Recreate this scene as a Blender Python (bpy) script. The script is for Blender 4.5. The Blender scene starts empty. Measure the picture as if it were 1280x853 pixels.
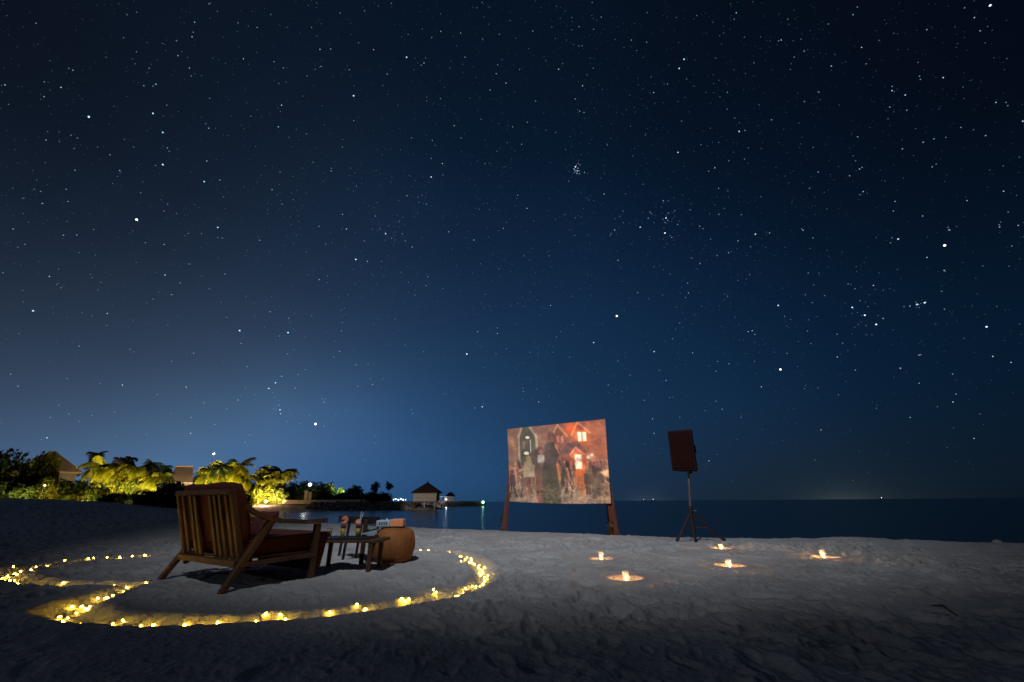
import bpy, bmesh, math, random
import numpy as np
from mathutils import Vector, Matrix, Euler
random.seed(7)
rng = np.random.default_rng(7)
R = math.radians
scene = bpy.context.scene
col = scene.collection

# ------------------------------------------------------------------ camera
F = 498.0                                    # focal length in pixels of the 1280 x 853 photograph (14 mm lens)
CAMH = 0.70
cam = bpy.data.cameras.new('camera'); cam.lens = 14.006; cam.sensor_width = 36.0
cam.clip_start = 0.05; cam.clip_end = 12000
cam_o = bpy.data.objects.new('camera', cam); col.objects.link(cam_o)
PITCH = math.atan(200.6 / F)
cam_m = Matrix.Rotation(math.pi / 2 + PITCH, 3, 'X') @ Matrix.Rotation(R(-0.40), 3, 'Z')
cam_o.location = (0, 0, CAMH); cam_o.rotation_euler = cam_m.to_euler()
scene.camera = cam_o

def ray(px, py):
    return (cam_m @ Vector((px - 640.0, -(py - 426.5), -F))).normalized()
def at(px, py, depth):
    """the world point seen at a pixel at a given distance along +Y"""
    d = ray(px, py); k = depth / d.y
    return Vector((0, 0, CAMH)) + d * k
def onplane(px, py, z=0.0):
    d = ray(px, py); k = (z - CAMH) / d.z
    return Vector((0, 0, CAMH)) + d * k

def lin(c):
    return tuple(((x / 255.0) / 12.92 if x <= 10 else ((x / 255.0 + 0.055) / 1.055) ** 2.4) for x in c)

# ------------------------------------------------------------------ night sky
SKY = [  # pixel, sRGB: the photograph's own sky
 (20,20,(9,13,24)),(320,20,(10,19,34)),(640,20,(7,18,33)),(960,20,(6,12,24)),(1260,20,(4,5,16)),
 (20,150,(13,22,36)),(300,150,(17,32,49)),(640,150,(7,24,43)),(960,150,(5,20,38)),(1260,150,(4,11,22)),(1100,150,(5,15,30)),
 (20,300,(24,36,52)),(300,300,(30,44,64)),(470,300,(22,40,64)),(640,300,(15,35,61)),(900,300,(10,30,55)),(1080,300,(7,25,46)),(1250,300,(4,18,33)),
 (20,426,(36,47,63)),(150,426,(42,56,76)),(300,426,(50,66,90)),(470,426,(36,60,91)),(640,426,(24,50,81)),(800,426,(17,43,72)),(960,426,(13,38,65)),(1100,426,(9,32,57)),(1260,426,(6,23,41)),
 (20,520,(50,62,82)),(110,500,(52,68,92)),(200,520,(75,108,138)),(320,520,(74,108,144)),(420,520,(60,94,136)),(540,520,(36,68,106)),(640,520,(28,59,93)),(800,520,(23,49,79)),(960,520,(18,44,72)),(1260,520,(8,26,44)),
 (100,560,(72,98,135)),(250,565,(86,122,156)),(350,570,(76,106,150)),(420,580,(56,94,146)),(500,580,(42,82,128)),(600,580,(33,70,108)),(800,580,(26,50,78)),(960,580,(22,40,60)),(1100,580,(18,34,50)),(1260,580,(9,22,36)),
 (400,600,(54,92,142)),(500,605,(38,76,118)),(620,610,(30,64,98)),(800,612,(26,46,68)),(960,612,(24,38,54)),(1100,612,(20,34,46)),(1260,612,(8,17,28)),
]
_s = []
for x, y, c in SKY:
    d = ray(x, y); _s.append((math.degrees(math.atan2(d.x, d.y)), math.degrees(math.asin(d.z)), *lin(c)))
_s = np.array(_s)
def sky_at(az, el):
    d2 = ((_s[:, 0] - az) * max(.45, math.cos(math.radians(el)) ** 1.3) / 14.0) ** 2 + ((np.sqrt(_s[:, 1].clip(0)) - math.sqrt(max(el, 0))) / 1.0) ** 2
    w = np.exp(-d2 * 1.3) + 1e-9
    return (np.log(_s[:, 2:5] + 1e-4) * w[:, None]).sum(0) / w.sum()
world = bpy.data.worlds.new('World'); scene.world = world; world.use_nodes = True
wn = world.node_tree.nodes; wl = world.node_tree.links; wn.clear()
def wnode(t, **kw):
    n = wn.new(t)
    for k, v in kw.items(): setattr(n, k, v)
    return n
def wmath(op, a, b=None, clamp=False):
    n = wnode('ShaderNodeMath', operation=op, use_clamp=clamp)
    for i, s in enumerate((a, b)):
        if s is None: continue
        if isinstance(s, (int, float)): n.inputs[i].default_value = s
        else: wl.new(s, n.inputs[i])
    return n.outputs[0]
tc = wnode('ShaderNodeTexCoord'); sep = wnode('ShaderNodeSeparateXYZ'); wl.new(tc.outputs['Generated'], sep.inputs[0])
el = wmath('MULTIPLY', wmath('ARCSINE', wmath('MINIMUM', wmath('MAXIMUM', sep.outputs[2], 0.0), 0.9999)), 57.2958)
az = wmath('MULTIPLY', wmath('ARCTAN2', sep.outputs[0], sep.outputs[1]), 57.2958)
elf = wmath('POWER', wmath('DIVIDE', el, 90.0), 0.5)
AZ = [-66, -56, -47, -39, -31, -23, -15, -7, 2, 12, 22, 32, 42, 52, 64]
ELS = [0, .6, 2, 4, 7, 11, 15, 20, 26, 33, 40, 47, 55, 62, 75, 90]
prev = None
for i, a in enumerate(AZ):
    rp = wnode('ShaderNodeValToRGB'); cr = rp.color_ramp; cr.interpolation = 'EASE' if False else 'LINEAR'
    while len(cr.elements) < len(ELS): cr.elements.new(0.5)
    for e, elv in zip(cr.elements, sorted(ELS)):
        pass
    for k, elv in enumerate(ELS):
        cr.elements[k].position = min(1.0, math.sqrt(elv / 90.0))
    for k, elv in enumerate(ELS):
        c = np.exp(sky_at(a, min(elv, 66))) - 1e-4
        cr.elements[k].color = (*[float(max(v, 0.0003)) for v in c], 1)
    wl.new(elf, rp.inputs[0])
    if prev is None: prev = rp.outputs[0]; continue
    mr = wnode('ShaderNodeMapRange', interpolation_type='LINEAR')
    mr.inputs['From Min'].default_value = AZ[i - 1]; mr.inputs['From Max'].default_value = a
    wl.new(az, mr.inputs['Value'])
    mx = wnode('ShaderNodeMix', data_type='RGBA')
    wl.new(mr.outputs[0], mx.inputs[0]); wl.new(prev, mx.inputs[6]); wl.new(rp.outputs[0], mx.inputs[7])
    prev = mx.outputs[2]
# the sky behind the camera closes to one even night blue
mr = wnode('ShaderNodeMapRange', interpolation_type='SMOOTHSTEP'); mr.inputs['From Min'].default_value = 62; mr.inputs['From Max'].default_value = 150
wl.new(wmath('ABSOLUTE', az), mr.inputs['Value'])
mx = wnode('ShaderNodeMix', data_type='RGBA'); wl.new(mr.outputs[0], mx.inputs[0]); wl.new(prev, mx.inputs[6]); mx.inputs[7].default_value = (.006, .012, .024, 1)
prev = mx.outputs[2]
# faint glow of far islands on the horizon
def lobe(px, py, kaz, kel, colr, prev):
    d = ray(px, py); a0 = math.degrees(math.atan2(d.x, d.y))
    ea = wmath('POWER', wmath('ABSOLUTE', wmath('DIVIDE', wmath('SUBTRACT', az, a0), kaz)), 2.0)
    eb = wmath('DIVIDE', el, kel)
    g = wmath('EXPONENT', wmath('MULTIPLY', wmath('ADD', ea, eb), -1.0))
    m = wnode('ShaderNodeMix', data_type='RGBA', blend_type='ADD'); wl.new(g, m.inputs[0]); wl.new(prev, m.inputs[6]); m.inputs[7].default_value = (*colr, 1)
    return m.outputs[2]
prev = lobe(1055, 622, 3.0, .8, (.018, .022, .017), prev)
prev = lobe(1055, 622, 7.0, 3.0, (.006, .009, .008), prev)
prev = lobe(808, 626, 2.4, .7, (.018, .022, .022), prev)
prev = lobe(150, 600, 14.0, 4.0, (.02, .05, .10), prev)
bg = wnode('ShaderNodeBackground'); wl.new(prev, bg.inputs[0]); bg.inputs[1].default_value = 1.0
wo = wnode('ShaderNodeOutputWorld'); wl.new(bg.outputs[0], wo.inputs[0])

# the moon, low and veiled behind the camera
sun = bpy.data.lights.new('moon', 'SUN'); sun.energy = 0.10; sun.angle = R(1.5); sun.color = (.85, .92, 1.0)
sun_o = bpy.data.objects.new('moon', sun); col.objects.link(sun_o)
sun_o.rotation_euler = Vector((0.66, 0.56, -0.27)).to_track_quat('-Z', 'Y').to_euler()

scene.view_settings.view_transform = 'Standard'; scene.view_settings.look = 'None'
scene.view_settings.exposure = 0; scene.view_settings.gamma = 1
scene.cycles.max_bounces = 5; scene.cycles.diffuse_bounces = 2; scene.cycles.glossy_bounces = 3
scene.cycles.transparent_max_bounces = 12; scene.cycles.sample_clamp_indirect = 3.0
scene.cycles.caustics_reflective = False; scene.cycles.caustics_refractive = False
scene.cycles.use_adaptive_sampling = False

# ------------------------------------------------------------------ materials
def mat(name, color, rough=.7, metal=0, noise=0.0, nscale=8.0, bump=0.0, bscale=40.0, emit=None, estr=0.0, spec=.5, trans=0.0, alpha=1.0, stretch=(1, 1, 1), color2=None):
    m = bpy.data.materials.new(name); m.use_nodes = True
    n, l = m.node_tree.nodes, m.node_tree.links
    b = n['Principled BSDF']
    b.inputs['Base Color'].default_value = (*color, 1); b.inputs['Roughness'].default_value = rough
    b.inputs['Metallic'].default_value = metal; b.inputs['Specular IOR Level'].default_value = spec
    b.inputs['Transmission Weight'].default_value = trans; b.inputs['Alpha'].default_value = alpha
    if noise or bump:
        t = n.new('ShaderNodeTexCoord'); mp = n.new('ShaderNodeMapping'); mp.inputs['Scale'].default_value = stretch
        l.new(t.outputs['Object'], mp.inputs[0])
    if noise:
        ns = n.new('ShaderNodeTexNoise'); ns.inputs['Scale'].default_value = nscale; ns.inputs['Detail'].default_value = 6
        l.new(mp.outputs[0], ns.inputs[0])
        rp = n.new('ShaderNodeValToRGB'); rp.color_ramp.elements[0].position = .3; rp.color_ramp.elements[1].position = .7
        c2 = color2 or tuple(min(1, c * (1 + noise)) for c in color)
        rp.color_ramp.elements[0].color = (*[c * (1 - noise) for c in color], 1); rp.color_ramp.elements[1].color = (*c2, 1)
        l.new(ns.outputs[0], rp.inputs[0]); l.new(rp.outputs[0], b.inputs['Base Color'])
    if bump:
        nb = n.new('ShaderNodeTexNoise'); nb.inputs['Scale'].default_value = bscale; nb.inputs['Detail'].default_value = 4
        l.new(mp.outputs[0], nb.inputs[0]); bp = n.new('ShaderNodeBump'); bp.inputs['Strength'].default_value = bump; bp.inputs['Distance'].default_value = .018 if name == 'sand' else .01
        l.new(nb.outputs[0], bp.inputs['Height']); l.new(bp.outputs[0], b.inputs['Normal'])
    if emit:
        b.inputs['Emission Color'].default_value = (*emit, 1); b.inputs['Emission Strength'].default_value = estr
    return m
M = {}
M['sand'] = mat('sand', (.43, .40, .37), .95, noise=.16, nscale=1.3, bump=1.0, bscale=26, color2=(.50, .47, .43), spec=.15)
M['wood'] = mat('teak', (.095, .038, .013), .6, noise=.45, nscale=9, stretch=(1, 1, .12), bump=.3)
M['darkwood'] = mat('dark_wood', (.055, .022, .012), .5, noise=.4, nscale=9, bump=.3)
M['black'] = mat('black_paint', (.012, .012, .014), .45, noise=.3, nscale=20)
M['cushion'] = mat('rust_fabric', (.105, .028, .014), .92, noise=.25, nscale=30, bump=.5, bscale=220, spec=.2)
M['pillow'] = mat('wine_fabric', (.13, .035, .03), .9, noise=.25, nscale=24, bump=.5, bscale=200, spec=.2)
M['pouf'] = mat('cane', (.29, .10, .02), .8, noise=.25, nscale=6, bump=.6, bscale=90)
def clearmat(name, tint, refl, emit=None, estr=0.0, diff=0.0):
    m = bpy.data.materials.new(name); m.use_nodes = True; n, l = m.node_tree.nodes, m.node_tree.links; n.clear()
    t = n.new('ShaderNodeBsdfTransparent'); t.inputs[0].default_value = (*tint, 1); g = n.new('ShaderNodeBsdfGlossy'); g.inputs[0].default_value = (1, 1, 1, 1); g.inputs['Roughness'].default_value = .05
    fr = n.new('ShaderNodeLayerWeight'); fr.inputs[0].default_value = .12; mu = n.new('ShaderNodeMath'); mu.operation = 'MULTIPLY'; mu.inputs[1].default_value = refl * .8; l.new(fr.outputs['Facing'], mu.inputs[0])
    x = n.new('ShaderNodeMixShader'); l.new(mu.outputs[0], x.inputs[0]); l.new(t.outputs[0], x.inputs[1]); l.new(g.outputs[0], x.inputs[2]); out = x.outputs[0]
    if diff:
        d = n.new('ShaderNodeBsdfTranslucent'); d.inputs[0].default_value = (.9, .85, .8, 1); y = n.new('ShaderNodeMixShader'); y.inputs[0].default_value = diff; l.new(out, y.inputs[1]); l.new(d.outputs[0], y.inputs[2]); out = y.outputs[0]
    if emit:
        e = n.new('ShaderNodeEmission'); e.inputs[0].default_value = (*emit, 1); e.inputs[1].default_value = estr; a = n.new('ShaderNodeAddShader'); l.new(out, a.inputs[0]); l.new(e.outputs[0], a.inputs[1]); out = a.outputs[0]
    o = n.new('ShaderNodeOutputMaterial'); l.new(out, o.inputs[0]); return m
M['glass'] = clearmat('clear_glass', (.93, .95, .95), .8)
M['juice'] = mat('yellow_juice', (.95, .62, .06), .3, noise=.2, nscale=40, emit=None)
M['berry'] = mat('red_syrup', (.16, .01, .012), .3)
M['foam'] = mat('pink_foam', (.80, .38, .30), .7, noise=.3, nscale=60, bump=.4)
M['fruit'] = mat('fruit_rind', (.75, .22, .10), .5, noise=.3, nscale=50)
M['straw'] = mat('white_straw', (.8, .76, .70), .5)
M['napkin'] = mat('grey_cloth', (.22, .25, .27), .9, noise=.2, nscale=30, bump=.3)
M['projector'] = mat('grey_plastic', (.50, .56, .60), .5, noise=.1, nscale=20)
M['peach'] = mat('screen_glow_plastic', (.95, .36, .16), .5, noise=.15, nscale=20)  # orange light of the screen put into the colour of the projector's side
M['redpost'] = mat('reddish_post', (.15, .030, .010), .7, noise=.4, nscale=12, stretch=(1, 1, .2), bump=.4)  # reddish brown, streaked along the post
M['speaker'] = mat('speaker_cabinet', (.018, .005, .004), .7, noise=.2, nscale=30, spec=.15)  # black cabinet, the red light on it put into its colour
M['grille'] = mat('speaker_grille', (.020, .005, .0035), .9, noise=.15, nscale=60, spec=.1)  # same red light put into the grille colour
M['standmetal'] = mat('stand_metal', (.05, .028, .024), .45, metal=.4, noise=.2)
M['tube'] = mat('stand_tube', (.22, .17, .15), .4, metal=.6, noise=.15)
M['wax'] = mat('candle_wax', (.9, .8, .65), .5, emit=(1.0, .62, .22), estr=1.4)
M['flame'] = mat('candle_flame', (1, .8, .4), .5, emit=(1.0, .74, .34), estr=8.0)
M['frost'] = clearmat('candle_glass', (.95, .93, .92), .8, emit=(1.0, .55, .36), estr=.16, diff=.025)
M['bulb'] = mat('fairy_bulb', (1, .9, .5), .4, emit=(1.0, .62, .05), estr=78.0)
M['wire'] = mat('wire', (.35, .25, .08), .35, metal=.6)
M['thatch'] = mat('thatch', (.19, .125, .085), .95, noise=.35, nscale=2.5, stretch=(6, 6, 1), bump=1.0, bscale=12)
M['thatch_dark'] = mat('thatch_dark', (.045, .018, .014), .95, noise=.35, nscale=3, bump=1.0, bscale=12)
M['plaster'] = mat('villa_plaster', (.09, .075, .055), .9, noise=.2, nscale=1.5)
M['hutboard'] = mat('weathered_boards', (.48, .43, .38), .85, noise=.22, nscale=3, stretch=(1, 1, 5))
M['concrete'] = mat('concrete', (.36, .30, .28), .9, noise=.25, nscale=1.2)
M['rock'] = mat('rock', (.085, .075, .070), .95, noise=.5, nscale=1.0, bump=.8, bscale=4)
M['pilewood'] = mat('pier_timber', (.12, .09, .06), .9, noise=.3, nscale=2)
M['white'] = mat('white_paint', (.75, .75, .75), .6, noise=.08)
M['trunk'] = mat('bark', (.15, .11, .08), .95, noise=.35, nscale=5, bump=.8, bscale=9)
M['dark_glass'] = mat('dark_pane', (.02, .02, .022), .1)
M['lamp_white'] = mat('lamp_white', (1, 1, 1), .5, emit=(.80, .93, 1.0), estr=5.0)
M['lamp_warm'] = mat('lamp_warm', (1, 1, 1), .5, emit=(1.0, .80, .5), estr=6.0)
M['lamp_red'] = mat('lamp_red', (1, 1, 1), .5, emit=(1.0, .33, .16), estr=6.0)
M['lamp_green'] = mat('lamp_green', (1, 1, 1), .5, emit=(.35, 1.0, .6), estr=6.0)
M['fixture'] = mat('lamp_fixture', (.04, .04, .04), .6)
M['driftwood'] = mat('driftwood', (.05, .042, .038), .9, noise=.3)
def leafmat(name, c1, c2, rough=.5):
    m = bpy.data.materials.new(name); m.use_nodes = True
    n, l = m.node_tree.nodes, m.node_tree.links; b = n['Principled BSDF']
    oi = n.new('ShaderNodeTexCoord'); ns = n.new('ShaderNodeTexNoise'); ns.inputs['Scale'].default_value = 1.7; ns.inputs['Detail'].default_value = 5
    l.new(oi.outputs['Object'], ns.inputs[0]); rp = n.new('ShaderNodeValToRGB')
    rp.color_ramp.elements[0].position = .36; rp.color_ramp.elements[1].position = .64
    rp.color_ramp.elements[0].color = (*c1, 1); rp.color_ramp.elements[1].color = (*c2, 1)
    l.new(ns.outputs[0], rp.inputs[0]); l.new(rp.outputs[0], b.inputs['Base Color']); b.inputs['Roughness'].default_value = rough
    tr = n.new('ShaderNodeBsdfTranslucent'); l.new(rp.outputs[0], tr.inputs[0]); mxs = n.new('ShaderNodeMixShader'); mxs.inputs[0].default_value = .35
    l.new(b.outputs[0], mxs.inputs[1]); l.new(tr.outputs[0], mxs.inputs[2]); l.new(mxs.outputs[0], n['Material Output'].inputs[0])
    return m
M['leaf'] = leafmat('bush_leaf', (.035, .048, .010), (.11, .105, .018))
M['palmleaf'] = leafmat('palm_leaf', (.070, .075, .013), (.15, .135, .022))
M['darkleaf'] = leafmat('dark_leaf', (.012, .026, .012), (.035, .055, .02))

# star light: emission scaled by each star's own brightness
m = bpy.data.materials.new('star_light'); m.use_nodes = True; n, l = m.node_tree.nodes, m.node_tree.links; n.clear()
a_ = n.new('ShaderNodeAttribute'); a_.attribute_name = 'light'; e_ = n.new('ShaderNodeEmission'); o_ = n.new('ShaderNodeOutputMaterial')
l.new(a_.outputs['Color'], e_.inputs[0]); e_.inputs[1].default_value = 1.0
tb_ = n.new('ShaderNodeBsdfTransparent'); ad_ = n.new('ShaderNodeAddShader'); l.new(e_.outputs[0], ad_.inputs[0]); l.new(tb_.outputs[0], ad_.inputs[1]); l.new(ad_.outputs[0], o_.inputs[0]); M['star'] = m
m.cycles.emission_sampling = 'NONE'
# projected film on the screen cloth
m = bpy.data.materials.new('projected_film'); m.use_nodes = True; n, l = m.node_tree.nodes, m.node_tree.links
b = n['Principled BSDF']; a_ = n.new('ShaderNodeAttribute'); a_.attribute_name = 'film'
b.inputs['Base Color'].default_value = (.05, .05, .05, 1); b.inputs['Roughness'].default_value = .9
l.new(a_.outputs['Color'], b.inputs['Emission Color']); b.inputs['Emission Strength'].default_value = 1.0; b.inputs['Specular IOR Level'].default_value = .1; M['film'] = m
# sea
m = bpy.data.materials.new('sea_water'); m.use_nodes = True; n, l = m.node_tree.nodes, m.node_tree.links; b = n['Principled BSDF']
b.inputs['Base Color'].default_value = (.006, .016, .026, 1); b.inputs['Roughness'].default_value = .22; b.inputs['IOR'].default_value = 1.33
t = n.new('ShaderNodeTexCoord'); mp = n.new('ShaderNodeMapping'); mp.inputs['Scale'].default_value = (.35, 1.0, 1)
l.new(t.outputs['Object'], mp.inputs[0]); ns = n.new('ShaderNodeTexNoise'); ns.inputs['Scale'].default_value = 1.6; ns.inputs['Detail'].default_value = 5
l.new(mp.outputs[0], ns.inputs[0]); bp = n.new('ShaderNodeBump'); bp.inputs['Strength'].default_value = .35; bp.inputs['Distance'].default_value = .05
l.new(ns.outputs[0], bp.inputs['Height']); l.new(bp.outputs[0], b.inputs['Normal']); M['water'] = m

# ------------------------------------------------------------------ building helpers
def tag(o, label=None, cat=None, group=None, kind=None):
    if label: o['label'] = label
    if cat: o['category'] = cat
    if group: o['group'] = group
    if kind: o['kind'] = kind
    return o
def empty(name, loc=(0, 0, 0), rz=0.0, label=None, cat=None, group=None):
    o = bpy.data.objects.new(name, None); col.objects.link(o); o.location = loc; o.rotation_euler = (0, 0, rz); o.empty_display_size = .1
    return tag(o, label, cat, group)
def link(name, me, material=None, parent=None, loc=None, smooth=False):
    if material is not None and not me.materials: me.materials.append(material)
    if smooth:
        me.polygons.foreach_set('use_smooth', np.ones(len(me.polygons), dtype=bool))
    o = bpy.data.objects.new(name, me); col.objects.link(o)
    if parent: o.parent = parent
    if loc is not None: o.location = loc
    return o
class MB:
    def __init__(s): s.v = []; s.f = []
    def add(s, vs, fs):
        k = len(s.v); s.v += [tuple(v) for v in vs]; s.f += [tuple(i + k for i in f) for f in fs]; return s
    def box(s, c, size, rot=None, taper=1.0):
        hx, hy, hz = [q / 2 for q in size]; vs = []
        for z in (-hz, hz):
            t = 1.0 if z < 0 else taper
            for x, y in ((-hx, -hy), (hx, -hy), (hx, hy), (-hx, hy)):
                p = Vector((x * t, y * t, z))
                if rot is not None: p = rot @ p
                vs.append(p + Vector(c))
        return s.add(vs, [(3, 2, 1, 0), (4, 5, 6, 7), (0, 1, 5, 4), (1, 2, 6, 5), (2, 3, 7, 6), (3, 0, 4, 7)])
    def bar(s, p0, p1, w, h, up=(0, 0, 1), w1=None, h1=None):
        """a rectangular bar from p0 to p1"""
        p0, p1 = Vector(p0), Vector(p1); d = (p1 - p0).normalized(); x = d.cross(Vector(up))
        if x.length < 1e-4: x = d.cross(Vector((0, 1, 0)))
        x.normalize(); y = x.cross(d).normalized(); w1 = w1 or w; h1 = h1 or h; vs = []
        for p, a, b_ in ((p0, w, h), (p1, w1, h1)):
            for i, j in ((-1, -1), (1, -1), (1, 1), (-1, 1)): vs.append(p + x * a / 2 * i + y * b_ / 2 * j)
        return s.add(vs, [(3, 2, 1, 0), (4, 5, 6, 7), (0, 1, 5, 4), (1, 2, 6, 5), (2, 3, 7, 6), (3, 0, 4, 7)])
    def tube(s, pts, rad, n=8, cap=True):
        pts = [Vector(p) for p in pts]; rad = rad if isinstance(rad, (list, tuple)) else [rad] * len(pts); k = len(s.v); vs = []; fs = []
        ref = Vector((0, 0, 1)) if abs((pts[-1] - pts[0]).normalized().z) < .9 else Vector((1, 0, 0))
        for i, p in enumerate(pts):
            d = (pts[min(i + 1, len(pts) - 1)] - pts[max(i - 1, 0)]).normalized(); x = d.cross(ref).normalized(); y = x.cross(d)
            for j in range(n):
                a = 2 * math.pi * j / n; vs.append(p + (x * math.cos(a) + y * math.sin(a)) * rad[i])
        for i in range(len(pts) - 1):
            for j in range(n): fs.append((i * n + j, i * n + (j + 1) % n, (i + 1) * n + (j + 1) % n, (i + 1) * n + j))
        if cap: fs += [tuple(range(n))[::-1], tuple((len(pts) - 1) * n + j for j in range(n))]
        return s.add(vs, fs)
    def lathe(s, prof, n=24, c=(0, 0, 0), cap=True):
        vs = []; fs = []
        for r, z in prof:
            for j in range(n):
                a = 2 * math.pi * j / n; vs.append((c[0] + r * math.cos(a), c[1] + r * math.sin(a), c[2] + z))
        for i in range(len(prof) - 1):
            for j in range(n): fs.append((i * n + j, i * n + (j + 1) % n, (i + 1) * n + (j + 1) % n, (i + 1) * n + j))
        if cap: fs += [tuple(range(n))[::-1], tuple((len(prof) - 1) * n + j for j in range(n))]
        return s.add(vs, fs)
    def mesh(s, name, bevel=0.0, seg=2):
        me = bpy.data.meshes.new(name); me.from_pydata(s.v, [], s.f); me.update()
        if bevel:
            bm = bmesh.new(); bm.from_mesh(me)
            es = [e for e in bm.edges if len(e.link_faces) == 2 and e.calc_face_angle(0) > .6]
            bmesh.ops.bevel(bm, geom=es, offset=bevel, segments=seg, affect='EDGES', profile=.6, clamp_overlap=True)
            bm.to_mesh(me); bm.free()
        return me
    def build(s, name, material, parent=None, loc=None, smooth=False, bevel=0.0, seg=2):
        return link(name, s.mesh(name, bevel, seg), material, parent, loc, smooth)
def rect_mesh(name, V, Q):
    me = bpy.data.meshes.new(name); me.vertices.add(len(V)); me.vertices.foreach_set('co', np.asarray(V, dtype=np.float32).ravel())
    nq = len(Q); me.loops.add(nq * 4); me.loops.foreach_set('vertex_index', np.asarray(Q, dtype=np.int32).ravel())
    me.polygons.add(nq); me.polygons.foreach_set('loop_start', np.arange(0, nq * 4, 4, dtype=np.int32)); me.polygons.foreach_set('loop_total', np.full(nq, 4, dtype=np.int32))
    me.update(calc_edges=True); return me
def copy_tree(o, parent=None):
    c = o.copy(); col.objects.link(c)
    if parent: c.parent = parent
    for ch in list(o.children): copy_tree(ch, c)
    return c

# ------------------------------------------------------------------ the terrain function
def hash2(ix, iy, seed):
    h = (ix.astype(np.int64) * 374761393 + iy.astype(np.int64) * 668265263 + seed * 1274126177) & 0xffffffff
    h = ((h ^ (h >> 13)) * 1274126177) & 0xffffffff
    return ((h ^ (h >> 16)) & 0xffffff) / float(0xffffff)
def vnoise(x, y, sc, seed):
    ca_, sa_ = math.cos(seed * 1.37), math.sin(seed * 1.37); x, y = (x * ca_ - y * sa_) / sc + seed * 7.3, (x * sa_ + y * ca_) / sc - seed * 3.1; ix = np.floor(x); iy = np.floor(y); fx = x - ix; fy = y - iy
    fx = fx * fx * fx * (fx * (fx * 6 - 15) + 10); fy = fy * fy * fy * (fy * (fy * 6 - 15) + 10)
    a = hash2(ix, iy, seed); b = hash2(ix + 1, iy, seed); c = hash2(ix, iy + 1, seed); d = hash2(ix + 1, iy + 1, seed)
    return (a * (1 - fx) + b * fx) * (1 - fy) + (c * (1 - fx) + d * fx) * fy - .5
def sstep(a, b, x):
    t = np.clip((x - a) / (b - a), 0, 1); return t * t * (3 - 2 * t)
def dimples(x, y, cell, seed, depth, ra, rb, prob=1.0):
    gx = np.floor(x / cell); gy = np.floor(y / cell); out = np.zeros_like(x)
    for dx in (-1, 0, 1):
        for dy in (-1, 0, 1):
            cx = gx + dx; cy = gy + dy
            px_ = (cx + .15 + .7 * hash2(cx, cy, seed)) * cell; py_ = (cy + .15 + .7 * hash2(cx, cy, seed + 1)) * cell
            an = hash2(cx, cy, seed + 2) * 6.283; sz = .6 + .8 * hash2(cx, cy, seed + 3); on = hash2(cx, cy, seed + 4) < prob
            ux = (x - px_) * np.cos(an) + (y - py_) * np.sin(an); uy = -(x - px_) * np.sin(an) + (y - py_) * np.cos(an)
            q = np.sqrt((ux / (ra * sz)) ** 2 + (uy / (rb * sz)) ** 2)
            prof = -np.exp(-q ** 6 * .9) * (.8 + .2 * q) + .45 * np.exp(-((q - 1.25) / .32) ** 2)
            out += np.where(on, prof * depth * sz, 0)
    return out
def G0(px, py): p = onplane(px, py, 0.0); return (p.x, p.y)
SHORE = [(34, -60), (30, -10), (17, 5), G0(1280, 681), G0(1200, 680), G0(1120, 676), G0(1060, 672.5), G0(1000, 673), G0(930, 672), G0(850, 671), G0(770, 669.5),
         G0(700, 666.5), G0(640, 664), G0(580, 661.5), G0(520, 659.5), G0(470, 657), G0(420, 654.5), G0(380, 652.5), G0(345, 650), (-14.5, 24), (-21, 33), (-30, 45), (-45, 66), (-62, 88),
         (-61, 94), (-52, 96), (-45, 100.5), (-38, 101), (-30, 101), (-20.6, 101), (-20.6, 107), (-30, 112), (-34, 132), (-60, 170), (-200, 230), (-260, 40), (-200, -60)]
SH = np.array(SHORE)
def sdf(x, y, P):
    n_ = len(P); d = np.full(x.shape, 1e9); ins = np.zeros(x.shape, dtype=bool)
    for i in range(n_):
        ax, ay = P[i]; bx, by = P[(i + 1) % n_]; ex, ey = bx - ax, by - ay
        t = np.clip(((x - ax) * ex + (y - ay) * ey) / (ex * ex + ey * ey), 0, 1)
        d = np.minimum(d, (x - ax - ex * t) ** 2 + (y - ay - ey * t) ** 2)
        c = ((ay > y) != (by > y)) & (x < (bx - ax) * (y - ay) / (by - ay + 1e-12) + ax); ins ^= c
    return np.where(ins, 1, -1) * np.sqrt(d)
def curve(pts, step=.06):
    """smooth world curve through pixel points: rows x, y, width"""
    P = [(*G0(a, b), w) for a, b, w in pts]; P = np.array(P); out = []
    for i in range(len(P) - 1):
        p0 = P[max(i - 1, 0)]; p1 = P[i]; p2 = P[i + 1]; p3 = P[min(i + 2, len(P) - 1)]
        n_ = max(3, int(np.linalg.norm((p2 - p1)[:2]) / step))
        for k in range(n_):
            t = k / n_; out.append(.5 * ((2 * p1) + (p2 - p0) * t + (2 * p0 - 5 * p1 + 4 * p2 - p3) * t * t + (3 * p1 - p0 - 3 * p2 + p3) * t ** 3))
    out.append(P[-1]); return np.array(out)
TRENCH_A = curve([(192, 727, .05), (165, 733, .12), (148, 738, .13), (130, 743, .16), (106, 750, .20), (90, 758, .22), (100, 767, .20), (124, 772.5, .17), (155, 775.5, .15), (200, 777, .15), (280, 776, .14), (360, 772, .13),
                  (430, 765, .13), (500, 755.5, .13), (560, 743, .13), (592, 732, .14), (606, 720.5, .14), (600, 706, .16), (584, 695, .16), (566, 689.5, .14), (540, 688.3, .09), (505, 690, .07), (470, 694, .06)])
TRENCH_B = curve([(168, 731.5, .09), (130, 731, .14), (95, 730.5, .16), (62, 729, .16), (36, 726, .14), (14, 721, .18), (-20, 716, .16), (-60, 716, .14)])
TRENCH_C = curve([(-60, 722, .12), (-15, 720, .15), (14, 715.5, .16), (34, 710, .08), (60, 706.5, .09), (100, 702.5, .07), (150, 699, .07), (203, 696, .07), (260, 694, .06)])
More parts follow.
